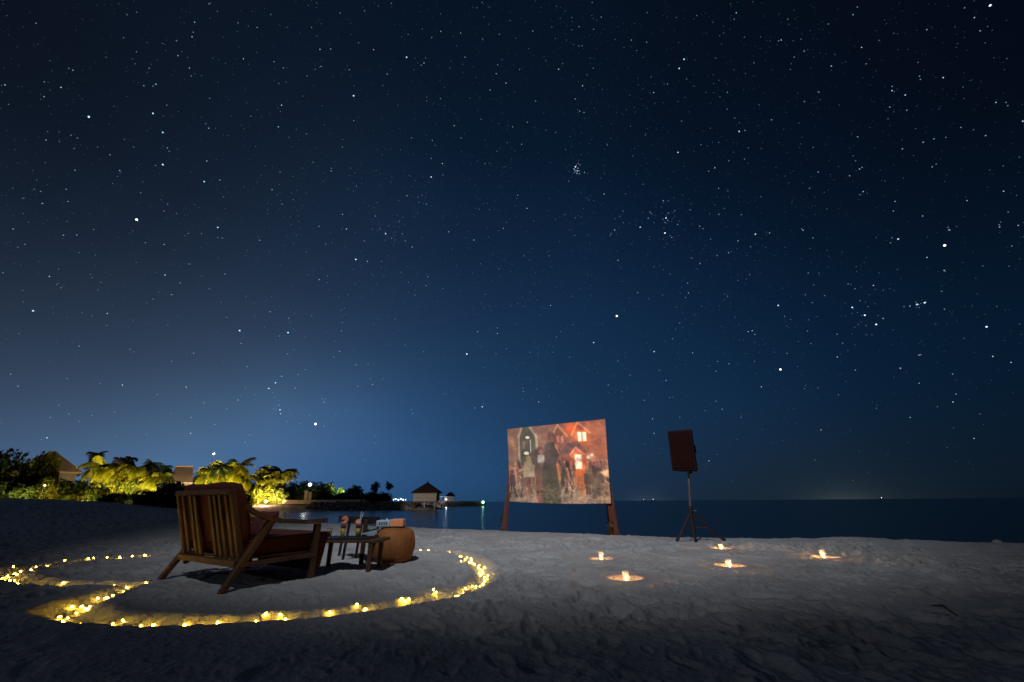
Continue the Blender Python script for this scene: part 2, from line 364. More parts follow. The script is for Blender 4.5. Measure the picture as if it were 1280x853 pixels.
CANDLES = [(783, 724.5), (752, 699.5), (913, 708.5), (902, 686.5), (1031, 697.5)]
CPOS = [G0(a, b) for a, b in CANDLES]
def height(x, y, detail=True):
    x = np.asarray(x, dtype=float); y = np.asarray(y, dtype=float); r = np.hypot(x, y)
    s = sdf(x, y, SH)
    jag = vnoise(x, y, 1.4, 3) * .45 + vnoise(x, y, .5, 4) * .08
    s = s + jag * np.clip(r / 12, 0, 1.3)
    land = 1.12 * sstep(15, 46, r) * sstep(2.0, -12.0, x) + .25 * sstep(60, 100, r)
    wid = 2.6 + 5.5 * sstep(20, 90, r)
    z = np.where(s > 0, land * sstep(-.5, 14, s) + 0.0, -1.35 * sstep(0, -wid, s) - .30 * sstep(0, -.55, s))
    z = z + .05 * np.exp(-((s - .9) / .8) ** 2) * sstep(5, 9, r) * vnoise(x, y, 1.7, 9) * 2
    amp = np.where(s > -.4, 1.0, .3)
    z = z + amp * (vnoise(x, y, 2.6, 11) * .05 + vnoise(x, y, 1.0, 12) * .030 + vnoise(x, y, .42, 13) * .014)
    if detail:
        q = (.55 + .9 * sstep(-.25, .35, vnoise(x, y, 2.2, 31))) * (1 + 1.3 * sstep(4.5, 8.5, r))
        q = q * (.25 + .75 * sstep(.3, 2.2, s)); z = z + amp * q * (vnoise(x, y, .2, 14) * .012 + vnoise(x, y, .09, 15) * .005 + (.35 + .65 * sstep(-2.0, 1.5, x)) * dimples(x, y, .42, 50, .026, .15, .085, .8) + (.7 + .3 * sstep(-2.5, 1.0, x)) * (dimples(x, y, .21, 70, .016, .08, .038, .8) + dimples(x, y, .12, 90, .009, .045, .022, .7)) + vnoise(x * .45, y * 1.4, .13, 41) * .007)
    # candle pits
    for cx, cy in CPOS:
        q = np.hypot(x - cx, y - cy) * (1 + .25 * vnoise(x, y, .12, 77))
        k = np.exp(-(q / .42) ** 4); z = z * (1 - k)
        z = z - .055 * (1 - sstep(.05, .15, q)) + .016 * np.exp(-((q - .17) / .035) ** 2)
    # trenches for the string lights
    near = (x < 0.6) & (y < 8.5) & (x > -9) & (y > 1)
    if near.any():
        zx = z[near]; xn = x[near]; yn = y[near]; dep = np.zeros(xn.shape); edge = np.zeros(xn.shape); calm = np.zeros(xn.shape)
        for T in (TRENCH_A, TRENCH_B, TRENCH_C):
            best = np.full(xn.shape, 1e9); bw = np.full(xn.shape, .1)
            for i in range(0, len(T), 2):
                d = np.hypot(xn - T[i, 0], yn - T[i, 1]); k = d < best; best = np.where(k, d, best); bw = np.where(k, T[i, 2], bw)
            q = best / (bw * .95) * (1 + .35 * vnoise(xn, yn, .16, 81))
            calm = np.maximum(calm, np.exp(-(best / (bw * 1.3 + .10)) ** 2))
            dep = np.maximum(dep, (1 - sstep(.35, 1.0, q)) * (.022 + bw * .22)); edge = np.maximum(edge, np.exp(-((q - 1.2) / .22) ** 2) * .014)
        fl = np.clip(dep / .02, 0, 1); zx = zx * (1 - .85 * calm) - dep + edge * (1 - fl); z[near] = zx
    return z
def hz(x, y): return float(height(np.array([x]), np.array([y]), False)[0])

# ------------------------------------------------------------------ the ground and the sea
th = np.concatenate([np.arange(-62, 62, .14), np.arange(62, 298, 4.0)]) * math.pi / 180
rr = [.05, .15, .3]
while rr[-1] < 1.9: rr.append(rr[-1] * 1.06)
while rr[-1] < 4.5: rr.append(rr[-1] * 1.007)
while rr[-1] < 12.5: rr.append(rr[-1] * 1.0046)
while rr[-1] < 16: rr.append(rr[-1] * 1.008)
while rr[-1] < 130: rr.append(rr[-1] * 1.022)
while rr[-1] < 260: rr.append(rr[-1] * 1.08)
rr = np.array(rr); TH, RR = np.meshgrid(th, rr); X = RR * np.sin(TH); Y = RR * np.cos(TH)
Z = height(X.ravel(), Y.ravel())
V = np.stack([X.ravel(), Y.ravel(), Z], 1); nt, nr = len(th), len(rr)
i = np.arange(nr - 1)[:, None]; j = np.arange(nt)[None, :]; j2 = (j + 1) % nt
Q = np.stack([np.broadcast_to(i * nt + j, (nr - 1, nt)), np.broadcast_to(i * nt + j2, (nr - 1, nt)), np.broadcast_to((i + 1) * nt + j2, (nr - 1, nt)), np.broadcast_to((i + 1) * nt + j, (nr - 1, nt))], -1).reshape(-1, 4)
o = link('beach', rect_mesh('beach', V, Q[:, ::-1]), M['sand'], smooth=True); tag(o, kind='structure')
WZ = -0.90
o = MB().add([(-9000, -9000, WZ), (9000, -9000, WZ), (9000, 9000, WZ), (-9000, 9000, WZ)], [(0, 1, 2, 3)]).build('sea', M['water']); tag(o, kind='structure')

# ------------------------------------------------------------------ stars
S = []
def st(ox, oy, pts):
    for p in pts: S.append((ox + p[0] / 4, oy + p[1] / 4, p[2], p[3] if len(p) > 3 else 0))
st(0,0,[(1045,20,.4),(1087,58,.3),(973,112,.7),(1190,115,.4),(960,185,.7),(966,162,.4),(882,204,.4),(890,279,.6),(1217,295,.7),(947,341,.6),(956,381,.4),(682,260,.4),(618,190,.35),(746,342,.4),(676,320,.3),(719,429,.5),(779,422,.8),(765,432,.4),(765,568,.9),(444,585,1.2),(365,352,.5),(344,343,.4),(25,425,.6),(305,438,.8),(220,484,.5),(222,410,.4),(180,117,.35),(814,663,.9),(837,740,.5),(846,757,.4),(1043,642,.6),(1029,619,.4),(814,824,1.),(778,828,.4),(1034,806,.6),(834,527,.4),(230,701,.5),(387,691,.4),(355,677,.4),(370,743,.35),(488,736,.3),(550,775,.4),(668,736,.35),(622,698,.3),(1048,493,.35),(635,74,.3),(683,62,.3),(530,287,.25)])
st(320,0,[(74,73,.4),(6,138,.5),(278,138,.35),(320,248,.8),(373,246,.5),(90,309,.5),(137,340,.45),(325,333,.5),(296,348,.35),(255,380,.4),(114,418,.4),(128,527,.8),(112,635,.8),(488,480,1.1),(513,214,.4),(588,249,.6),(467,350,.5),(543,55,.4),(421,66,.4),(677,18,.4),(761,173,.4),(753,287,1.0),(840,316,.7),(826,327,.5),(848,290,.3),(656,371,.6),(634,428,.35),(924,158,.6),(879,188,.4),(1023,166,.6),(1045,287,.5),(969,341,.35),(1217,172,.4),(1132,195,.35),(1208,325,.5),(1201,369,.6),(1250,416,.8),(1171,451,.6),(922,494,.5),(854,506,.35),(489,604,.5),(991,629,.6),(1025,690,.5),(778,690,.5),(881,703,.6),(896,727,.4),(876,793,.5),(932,819,.8),(1145,819,.5),(1256,714,.4),(1125,598,.4),(1104,40,.3),(1131,13,.4),(432,736,.5),(252,670,.35),(165,687,.35),(285,812,.35),(377,842,.5),(1271,104,.3),(923,70,.3),(1203,758,.3)])
st(640,0,[(401,13,.4),(446,86,.5),(299,88,.35),(199,136,.35),(336,134,.45),(299,150,.35),(408,147,.5),(104,156,.5),(597,201,.5),(673,212,.5),(624,254,.35),(334,231,.4),(350,229,.4),(233,347,.8),(253,319,.4),(38,348,.4),(676,64,.4),(822,88,.35),(924,79,.4),(1121,65,.8),(1111,97,.5),(1162,187,.3),(1058,166,.3),(860,297,1.),(836,343,.9),(873,396,.4),(777,421,.5),(708,464,.8),(696,386,.35),(1018,291,.35),(1210,315,.4),(353,430,.8),(316,495,.6),(118,506,.5),(1077,463,.5),(1040,486,.35),(1075,547,.4),(338,557,.6),(360,563,.6),(1114,592,.35),(848,607,.45),(592,632,.35),(1136,658,.9),(1164,653,.5),(77,612,.45),(3,635,.5),(218,664,.45),(48,722,.6),(170,651,.35),(830,763,.9),(945,725,.4),(1033,713,.4),(476,726,.45),(1084,805,.4),(1162,797,.4),(1182,740,.4),(605,780,.35),(1014,840,.7),(317,835,1.0),(310,845,.8),(330,842,.8),(340,825,.5),(268,748,.35),(406,342,.35),(375,375,.35)])
st(960,0,[(1111,28,1.3),(1032,89,.6),(983,40,.4),(1061,155,.5),(794,149,.5),(425,74,.6),(447,36,.4),(302,121,.45),(99,97,.35),(66,201,.8),(53,205,.5),(181,256,.6),(131,287,.5),(317,331,.8),(165,197,.35),(112,348,.35),(468,238,.6),(491,320,.4),(556,203,.3),(876,389,.8),(757,382,.5),(762,398,.4),(750,313,.35),(620,454,.8),(621,433,.5),(686,476,.8),(609,536,.5),(694,552,.5),(254,462,.6),(182,509,.5),(1140,513,.7),(1190,513,.4),(1199,529,.4),(1274,607,.8),(1088,679,.6),(965,638,.5),(18,600,.6),(830,695,.6),(776,712,.6),(889,688,.35),(672,745,.6),(448,685,.6),(438,805,.4),(458,846,.8),(470,838,.5),(226,738,.4),(821,835,.5),(841,822,.4),(1257,787,.3),(600,595,.35)])
st(0,213,[(1021,57,.9),(1099,49,.6),(683,247,1.7),(703,113,.4),(212,166,.6),(203,106,.4),(331,95,.4),(340,156,.45),(599,2,.6),(375,0,.5),(66,294,.5),(317,325,.45),(384,324,.5),(468,296,.35),(727,362,.4),(821,371,.6),(820,204,.4),(838,170,.4),(940,317,.4),(1007,317,.4),(1089,286,.9),(1088,337,.35),(1110,339,.35),(947,469,.5),(825,524,.8),(901,564,.5),(858,622,.5),(247,531,.6),(283,571,.3),(306,588,.35),(165,703,.9),(536,716,.6),(765,645,.4),(1124,519,.5),(1198,802,1.1),(1133,736,.4),(1046,593,.35),(1230,630,.35),(490,600,.3),(15,512,.35),(124,371,.4),(883,216,.35),(1118,133,.35),(505,560,.3)])
st(320,213,[(80,97,.6),(120,8,.4),(376,4,.5),(502,80,.5),(876,34,.9),(934,24,.5),(755,127,.7),(432,221,.7),(452,294,.8),(315,281,.5),(18,350,.6),(597,229,.6),(541,354,.5),(648,318,.9),(746,354,.6),(731,318,.5),(781,384,.8),(678,340,.4),(618,295,.4),(582,295,.35),(499,446,1.1),(557,456,.7),(627,456,.4),(853,170,.5),(830,125,.4),(812,135,.4),(815,160,.35),(1116,195,.4),(1167,197,.35),(963,308,.6),(1089,349,.8),(1237,291,.7),(1253,261,.4),(348,370,.4),(762,561,.5),(859,533,.5),(851,578,.6),(934,592,.4),(795,624,.4),(723,510,.4),(316,547,.6),(357,528,.4),(358,561,.35),(70,708,.6),(164,741,.5),(160,812,1.1),(432,762,.45),(427,804,.5),(441,690,.4),(425,700,.4),(1108,807,.7),(1206,788,.5),(1207,816,.7),(1148,621,.35),(1123,468,.35),(117,829,.4),(278,727,.35),(696,744,.35),(458,622,.3),(252,409,.3),(130,170,.4),(186,147,.4)])
st(640,213,[(28,125,.6),(75,191,.8),(17,178,.3),(461,119,.7),(383,149,.35),(567,118,.35),(757,152,.7),(781,153,.4),(655,70,.4),(284,55,.45),(1033,91,.5),(1079,103,.35),(1034,221,.5),(1062,191,.35),(1147,222,.4),(891,198,.5),(814,202,.5),(770,239,1.),(783,213,.5),(755,244,.4),(765,261,.6),(778,250,.5),(690,210,.6),(697,218,.4),(681,240,.6),(641,285,.9),(765,314,1.2,2),(799,336,.7),(790,327,.4),(828,271,.5),(513,299,.8),(496,317,.5),(491,326,.4),(555,204,.4),(516,243,.35),(540,232,.35),(557,262,.35),(265,222,.35),(217,245,.35),(317,238,.35),(313,326,.35),(381,323,.3),(938,280,.6),(955,292,.5),(993,345,.4),(1130,353,.7),(1217,320,.9),(1192,382,.4),(1083,412,.6),(1026,427,.5),(899,439,.5),(939,467,.7),(530,451,.6),(711,483,.35),(790,518,.35),(185,428,.4),(60,428,.45),(88,451,.35),(878,564,.5),(882,613,.6),(867,637,.45),(629,612,.5),(684,643,.35),(753,624,.35),(1188,522,.4),(1130,551,.35),(1077,632,.4),(524,729,1.9,1),(193,676,.8),(60,680,.35),(28,668,.3),(838,764,.5),(818,794,.35),(1181,807,.8),(1201,803,.7),(1215,821,.6),(802,843,.5),(222,833,.4),(243,807,.35),(328,3,.9),(337,18,.7),(325,16,.6),(983,5,.5),(1245,133,.4)])
st(960,213,[(883,376,1.7),(651,344,.9),(795,436,.7),(881,501,.6),(635,156,.6),(627,204,.5),(476,107,.7),(460,122,.4),(773,229,.6),(905,298,.6),(900,285,.4),(1178,105,.6),(1158,284,.6),(1155,273,.4),(1251,276,.6),(1219,379,.4),(995,152,.5),(1201,209,.4),(175,300,.7),(169,293,.4),(225,338,.5),(8,314,.6),(208,90,.45),(251,9,.6),(408,28,.6),(527,576,.7),(401,568,.5),(435,592,.4),(201,514,.5),(228,574,.35),(187,623,.35),(283,627,.45),(222,662,.45),(51,676,1.0),(83,731,.4),(203,748,.35),(421,686,1.),(484,725,1.1),(541,771,1.1),(576,741,.6),(461,652,.4),(500,682,.35),(490,778,.35),(746,671,.9),(783,663,1.),(788,660,.7),(710,679,.6),(680,682,.35),(1093,783,1.1),(882,695,.45),(868,605,.4),(346,820,.5),(197,804,.4),(441,482,.3),(620,338,.4),(613,363,.4),(1205,480,.25),(1074,478,.3),(910,300,.4)])
st(0,426,[(612,222,.8),(931,232,.7),(968,63,.5),(1205,14,.5),(235,486,.8),(953,464,.7),(1019,311,.5),(1190,297,.5),(53,168,.4),(90,228,.45),(344,366,.4),(252,384,.35),(955,384,.45),(296,323,.35),(858,103,.4),(1074,420,.4),(1237,130,.5),(573,357,.35),(396,28,.4),(650,43,.35),(336,190,.3),(460,375,.35),(785,270,.3),(1135,341,.4),(1225,510,.35),(500,215,.3)])
st(320,426,[(1054,67,1.3),(298,417,2.3),(64,239,.9),(97,211,.9),(128,178,.8),(120,346,.9),(123,365,.8),(115,322,.5),(196,238,.5),(339,307,.6),(345,292,.4),(330,290,.4),(418,54,.6),(388,82,.4),(499,122,.5),(560,118,.4),(508,227,.5),(583,220,.6),(634,190,.4),(571,192,.35),(1131,331,.9),(1095,337,.5),(784,364,.5),(777,345,.35),(267,376,.45),(340,429,.4),(211,170,.4),(246,145,.4),(157,66,.5),(190,46,.35),(838,55,.4),(596,480,.3),(598,513,.3),(220,414,.35),(155,405,.35),(1253,40,.4),(1200,67,.35),(943,266,.3),(399,370,.3),(745,22,.4),(83,258,.3)])
st(640,426,[(408,10,.9),(711,55,.9),(770,199,.7),(903,61,.6),(1085,115,.5),(1028,104,.5),(1020,153,.45),(1247,231,.7),(1019,303,.5),(1051,343,.5),(703,391,.7),(711,464,.6),(133,306,.8),(57,254,.5),(54,238,.4),(124,243,.4),(481,222,.5),(591,172,.5),(662,298,.5),(530,102,.5),(288,82,.45),(91,58,.4),(788,284,.35),(803,282,.3),(839,383,.4),(550,255,.3),(1146,384,.4),(985,601,.6),(205,58,.35),(1213,104,.35),(965,350,.3),(736,148,.35)])
st(960,426,[(62,144,1.5),(347,82,.7),(95,64,.5),(215,15,.4),(373,13,.4),(437,147,.5),(662,138,.7),(755,72,.5),(763,71,.4),(756,213,.5),(923,167,.5),(940,267,.5),(925,307,.7),(1124,79,.7),(1215,109,.7),(711,384,.45),(265,447,.6),(1030,489,.5),(250,236,.35),(183,240,.35),(352,271,.3),(542,338,.3),(1059,367,.3)])
SD = 5200.0
sv, sf, sc_ = [], [], []
PXS = SD / 398.4                                  # one pixel of the finished picture at the star sphere
def add_star(d, size, rgb):
    d = Vector(d).normalized(); size *= .55 + .40 * max(0.0, d.y) ** .8; x = d.cross(Vector((0, 0, 1))).normalized(); y = x.cross(d); c = d * SD + Vector((0, 0, CAMH)); k = len(sv)
    s_ = size * PXS / max(.35, 1.0) * 1.0
    for q in range(6):
        a = q * math.pi / 3 + .3; sv.append(c + (x * math.cos(a) + y * math.sin(a)) * s_); sc_.append((*rgb, 1))
    sf.append(tuple(range(k, k + 6)))
for x, y, b_, t_ in S:
    d = ray(x, y); off = 1.0 / max(.5, (cam_m.transposed() @ d).z * -1)         # angular size the same all over the sky
    c = (1.0, .62, .40) if t_ else ((.72, .86, 1.0) if b_ > 1.4 else random.choice([(.62, .82, 1.0), (.50, .74, 1.0), (.85, .92, 1.0), (.42, .76, 1.0)]))
    if t_: c = (1.0, .74, .52)
    L = .46 * (b_ / .5) ** 1.7
    if b_ > 1.4: L = 5.0
    rad = .34 + .28 * b_ if b_ > .8 else .40
    add_star(d, (rad if b_ <= 1.4 else .35 + .28 * b_), tuple(q * L for q in c))
n_faint = 26000
for _ in range(n_faint):
    d = Vector((random.gauss(0, 1), random.gauss(0, 1), random.gauss(0, 1))).normalized()
    if d.z < .02: d.z = -d.z
    if d.z < .03: continue
    dens = .55 + .9 * (hash2(np.floor(np.array([d.x * 9])), np.floor(np.array([d.y * 9])), 5)[0])
    if random.random() > dens * min(1, .10 + d.z * 1.6): continue
    L = .034 * (1 / max(.06, random.random())) ** .75
    add_star(d, .29, tuple(q * L for q in random.choice([(.5, .76, 1.0), (.42, .68, 1.0), (.7, .85, 1.0)])))
def cluster(px, py, sig, n_, L0):
    for _ in range(n_):
        add_star(ray(px + random.gauss(0, sig), py + random.gauss(0, sig)), .32, tuple(q * L0 * random.uniform(.4, 1.3) for q in (.6, .75, 1.0)))
cluster(720, 212, 3.5, 11, .9); cluster(832, 272, 16, 26, .25); cluster(492, 292, 14, 24, .25); cluster(352, 255, 12, 14, .2); cluster(1146, 381, 4, 7, .35); cluster(1080, 395, 22, 26, .22); cluster(524, 250, 10, 16, .12); cluster(345, 510, 5, 8, .15)
me = bpy.data.meshes.new('stars'); me.from_pydata([tuple(v) for v in sv], [], sf); ca = me.color_attributes.new('light', 'FLOAT_COLOR', 'POINT')
ca.data.foreach_set('color', np.array(sc_, dtype=np.float32).ravel()); o = link('stars', me, M['star']); tag(o, 'field of white and bluish stars scattered over the dark night sky', 'stars', kind='stuff')

# ------------------------------------------------------------------ lamps helper
def lampdata(kind, energy, color, size=.1, angle=None, blend=.6):
    L = bpy.data.lights.new(kind.lower() + '_light', kind); L.energy = energy; L.color = color; L.shadow_soft_size = size
    if kind == 'SPOT': L.spot_size = R(angle); L.spot_blend = blend
    return L
def add_light(L, loc, aim=None, parent=None, name='light'):
    o = bpy.data.objects.new(name, L); col.objects.link(o); o.location = loc
    if aim is not None: o.rotation_euler = Vector(aim).to_track_quat('-Z', 'Y').to_euler()
    if parent: o.parent = parent
    return o
# beach floodlight on a pole, behind and left of the camera: it throws the pool of light on the sand
fp = Vector((-2.6, -2.4, 11.0))
t = empty('beach_floodlight', (fp.x, fp.y, hz(fp.x, fp.y)), 0, 'floodlight on a tall pole at the back of the beach', 'lamp')
MB().tube([(0, 0, -.2), (0, 0, 11.0)], .07, 8).build('pole', M['fixture'], t)
MB().box((0, .02, 11.12), (.34, .22, .26)).build('housing', M['fixture'], t, bevel=.01)
tgt = Vector((1.2, 16.0, 0))
add_light(lampdata('SPOT', 5900, (.80, .87, 1.0), .12, 73, 1.0), (.18, .28, 11.0), tgt - fp, t)

# ------------------------------------------------------------------ the lounge chair
def make_chair():
    A = at(277, 736, 3.86); CW, CD = 1.20, .80; yaw = R(58)
    gx = .0; base = Vector((A.x, A.y, 0)); f = Vector((math.cos(yaw), math.sin(yaw), 0)); w = Vector((-math.sin(yaw), math.cos(yaw), 0))
    # local frame: x = the way the chair faces, y = towards its far side; origin under the near rear foot
    t = empty('lounge_chair', (A.x, A.y, 0.0), yaw, 'wide wooden lounge chair with slatted back and rust cushions, set in the sand', 'lounge chair')
    W = M['wood']
    def gz(x, y): p = base + f * x + w * y; return hz(p.x, p.y)
    zr = .02
    for y in (0, CW):
        MB().bar((-.02, y, gz(0, y) - .05 + (.02 if y else 0)), (.31, y, .565), .045, .06, up=(0, 1, 0), w1=.05, h1=.065).build('leg', W, t, bevel=.006)
        MB().bar((CD, y, gz(CD, y) - .08), (CD - .01, y, .50), .05, .055, up=(1, 0, 0), w1=.052, h1=.06).build('leg', W, t, bevel=.006)
        # curved armrest from the back post to beyond the front leg
        pts = [(.05, .675), (.13, .625), (.25, .575), (.42, .540), (.65, .524), (.80, .528), (.875, .532)]; m_ = MB()
        for k in range(len(pts) - 1):
            w0 = .05 + .03 * min(1, k / 3); w1 = .05 + .03 * min(1, (k + 1) / 3)
            (x0, z0), (x1, z1) = pts[k], pts[k + 1]
            vs = []
            for xx, zz, ww in ((x0 - (.002 if k else 0), z0, w0), (x1, z1, w1)):
                for i_, j_ in ((-1, -1), (1, -1), (1, 1), (-1, 1)): vs.append((xx, y + ww / 2 * i_, zz + .019 * j_))
            m_.add(vs, [(0, 1, 2, 3), (7, 6, 5, 4), (4, 5, 1, 0), (5, 6, 2, 1), (6, 7, 3, 2), (7, 4, 0, 3)])
        bm = bmesh.new(); me = m_.mesh('armrest'); bm.from_mesh(me); bmesh.ops.remove_doubles(bm, verts=bm.verts, dist=.004); bmesh.ops.recalc_face_normals(bm, faces=bm.faces); bm.to_mesh(me); bm.free()
        link('armrest', me, W, t, smooth=False)
        MB().bar((.10, y, .20), (CD, y, .215), .035, .075, up=(0, 1, 0)).build('side_rail', W, t, bevel=.005)
        yb = y + (.055 if y == 0 else -.055)
        MB().bar((.16, yb, .14), (-.075, yb, .81), .045, .05, up=(0, 1, 0)).build('back_post', W, t, bevel=.006)
    MB().bar((.10, 0.025, .205), (.10, CW - .025, .205), .06, .05).build('rear_rail', W, t, bevel=.005)
    MB().bar((CD, 0.03, .215), (CD, CW - .03, .215), .07, .04).build('front_rail', W, t, bevel=.005)
    MB().bar((-.075, .03, .80), (-.075, CW - .03, .80), .055, .045).build('top_rail', W, t, bevel=.006)
    for fr, ww in ((.87, .055), (.74, .058), (.66, .058), (.40, .05), (.32, .05), (.24, .05), (.14, .05)):
        y = CW * fr; MB().bar((.125, y, .23), (-.066, y, .775), .022, ww, up=(0, 1, 0)).build('slat', W, t, bevel=.004)
    # seat platform and cushions
    MB().box((.48, CW / 2, .245), (.72, CW - .06, .02)).build('seat_board', M['darkwood'], t)
    cu = MB().add([(.16, .04, .262), (.93, .04, .262), (.93, CW - .04, .262), (.16, CW - .04, .262), (.16, .04, .40), (1.01, .04, .415), (1.01, CW - .04, .415), (.16, CW - .04, .40)],
                  [(3, 2, 1, 0), (4, 5, 6, 7), (0, 1, 5, 4), (1, 2, 6, 5), (2, 3, 7, 6), (3, 0, 4, 7)])
    cu.build('seat_cushion', M['cushion'], t, smooth=True, bevel=.035, seg=4)
    ap = MB().add([(.85, .06, .06), (.935, .06, .07), (.935, CW - .06, .07), (.85, CW - .06, .06), (.92, .06, .40), (.985, .06, .40), (.985, CW - .06, .40), (.92, CW - .06, .40)],
                  [(3, 2, 1, 0), (4, 5, 6, 7), (0, 1, 5, 4), (1, 2, 6, 5), (2, 3, 7, 6), (3, 0, 4, 7)])
    ap.build('cushion_skirt', M['cushion'], t, smooth=True, bevel=.015)
    # back cushion: slab leaning with the back posts, crowned top
    def backc(y0, y1):
        m_ = MB(); nx, ny = 9, 13; vs = []; fs = []
        for side in (0, 1):
            for i_ in range(nx):
                for j_ in range(ny):
                    u = i_ / (nx - 1); v = j_ / (ny - 1); z = .36 + (.50 + .028 * math.sin(math.pi * v) + .012 * math.sin(9 * v)) * u
                    puff = (math.sin(math.pi * min(max(u, .04), .96)) * math.sin(math.pi * min(max(v, .04), .96))) ** .35
                    x = .115 - (z - .27) * .345 + (.022 if side == 0 else .05 + .15 * puff)
                    if side == 0: x = x + .03 * (1 - puff)
                    vs.append((x, y0 + (y1 - y0) * v, z))
        K = nx * ny
        for i_ in range(nx - 1):
            for j_ in range(ny - 1):
                a = i_ * ny + j_; fs.append((a, a + ny, a + ny + 1, a + 1)); a += K; fs.append((a, a + 1, a + ny + 1, a + ny))
        rim = [j_ for j_ in range(ny)] + [i_ * ny + ny - 1 for i_ in range(1, nx)] + [(nx - 1) * ny + j_ for j_ in range(ny - 2, -1, -1)] + [i_ * ny for i_ in range(nx - 2, 0, -1)]
        for a, b in zip(rim, rim[1:] + rim[:1]): fs.append((a, b, b + K, a + K))
        me = m_.add(vs, fs).mesh('back_cushion'); bm = bmesh.new(); bm.from_mesh(me); bmesh.ops.recalc_face_normals(bm, faces=bm.faces); bm.to_mesh(me); bm.free()
        return link('back_cushion', me, M['cushion'], t, smooth=True)
    backc(.05, CW - .05)
    return t, base, f, w
chair, cb, cf, cw = make_chair()
def pillow(pos, sx, sz, th_, rot, name, label):
    m_ = MB(); n_ = 12; vs = []; fs = []
    for side in (1, -1):
        for i_ in range(n_ + 1):
            for j_ in range(n_ + 1):
                u = i_ / n_ * 2 - 1; v = j_ / n_ * 2 - 1; p = max(0, (1 - u ** 4) * (1 - v ** 4)) ** .5
                k = 1 - .07 * (u * u * v * v) - .04 * (1 - max(abs(u), abs(v)))
                vs.append((u * sx / 2 * (1 - .06 * (1 - abs(v)) * abs(u)), side * th_ / 2 * p, v * sz / 2 * (1 - .06 * (1 - abs(u)) * abs(v))))
    K = (n_ + 1) ** 2
    for i_ in range(n_):
        for j_ in range(n_):
            a = i_ * (n_ + 1) + j_; fs.append((a, a + 1, a + n_ + 2, a + n_ + 1)); a += K; fs.append((a, a + n_ + 1, a + n_ + 2, a + 1))
    me = m_.add(vs, fs).mesh(name); bm = bmesh.new(); bm.from_mesh(me); bmesh.ops.remove_doubles(bm, verts=bm.verts, dist=.0008); bmesh.ops.recalc_face_normals(bm, faces=bm.faces); bm.to_mesh(me); bm.free()
    o = link(name, me, M['pillow'], smooth=True); o.location = pos; o.rotation_euler = rot; tag(o, label, 'pillow'); return o
pp = cb + cf * .36 + cw * .26
pillow((pp.x, pp.y, .50), .32, .28, .12, (R(-24), 0, R(58 - 90)), 'throw_pillow', 'wine red throw pillow leaning on the back cushion of the lounge chair')

# ------------------------------------------------------------------ low drinks table
ta = onplane(461.5, 717, .0)
tyaw = R(-2)
tx = Vector((math.cos(tyaw), math.sin(tyaw), 0)); ty = Vector((-math.sin(tyaw), math.cos(tyaw), 0))
TL, TW, TH_ = .68, .42, .325
t = empty('drinks_table', (ta.x, ta.y, 0), tyaw, 'low wooden table with a dark top carrying three drinks beside the lounge chair', 'table')
for a, b in ((-.03, .035), (-TL + .05, .035), (-TL + .05, TW - .04), (-.03, TW - .04)):
    p = Vector((ta.x, ta.y, 0)) + tx * a + ty * b
    MB().bar((a, b, hz(p.x, p.y) - .05), (a, b, TH_ - .02), .036, .036, up=(0, 1, 0), w1=.046, h1=.046).build('leg', M['wood'], t, bevel=.006)
MB().box((-TL / 2 + .02, TW / 2, TH_ - .02), (TL + .08, TW, .03)).build('apron', M['wood'], t, bevel=.006)
MB().box((-TL / 2 - .04, TW / 2 - .01, TH_ + .0035), (TL - .06, TW - .03, .014)).build('table_top', M['black'], t, bevel=.004)
# drinks
def drink(px, py, kind, label, H=.15):
    p = onplane(px, py, TH_ + .012)
    t = empty('cocktail', (p.x, p.y, TH_ + .0115), random.random() * 3, label, 'drink', 'cocktails on the drinks table')
    r0, r1 = .022, .034
    MB().lathe([(.030, 0), (.030, .004), (r0 - .004, .008), (r0, .014), (r1, H), (r1 - .002, H), (r0 - .002, .016), (.001, .014)], 20).build('glass', M['glass'], t, smooth=True)
    if kind == 0:
        MB().lathe([(.001, .017), (r0 - .0025, .017), (r0 + (r1 - r0) * .62 - .0025, H * .66), (.001, H * .66)], 20, cap=False).build('juice', M['juice'], t, smooth=True)
        MB().lathe([(.001, H * .66), (.0285, H * .66), (.031, H * .78), (.001, H * .78)], 20, cap=False).build('foam', M['foam'], t, smooth=True)
        return t
    a, b, c, d = .017, H * .60, H * .74, H * .98
    rad = lambda z: r0 + (r1 - r0) * (z - .014) / (H - .014) - .0028
    MB().lathe([(.001, a), (rad(a), a), (rad(b), b), (.001, b)], 20, cap=False).build('juice', M['juice'], t, smooth=True)
    MB().lathe([(.001, b), (rad(b), b + .001), (rad(c), c), (.001, c)], 20, cap=False).build('syrup', M['berry'], t, smooth=True)
    MB().lathe([(.001, c), (rad(c), c + .001), (rad(d), d), (.02, d + .012), (.001, d + .016)], 20, cap=False).build('foam', M['foam'], t, smooth=True)
    if kind == 1:
        sl = MB().lathe([(.001, -.004), (.034, -.004), (.036, 0), (.034, .004), (.001, .004)], 18, cap=False)
        o = sl.build('fruit_slice', M['fruit'], t, loc=(.004, 0, d + .030)); o.rotation_euler = (R(80), R(14), 0)
        o = MB().lathe([(.001, -.016), (.012, -.010), (.015, 0), (.012, .010), (.001, .015)], 12, cap=False).build('cherry', M['berry'], t, loc=(-.012, -.012, d + .018), smooth=True)
    else:
        for k, (dx, dy) in enumerate(((.012, .0), (.030, .004))):
            MB().tube([(dx * .2, dy, d - .02), (dx * 1.2, dy, H + .115 - .01 * k)], .0035, 8).build('straw', M['straw'], t)
        o = MB().lathe([(.001, -.004), (.026, -.004), (.028, 0), (.026, .004), (.001, .004)], 18, cap=False).build('fruit_slice', M['fruit'], t, loc=(-.014, 0, d + .012)); o.rotation_euler = (R(70), R(-25), 0)
    return t
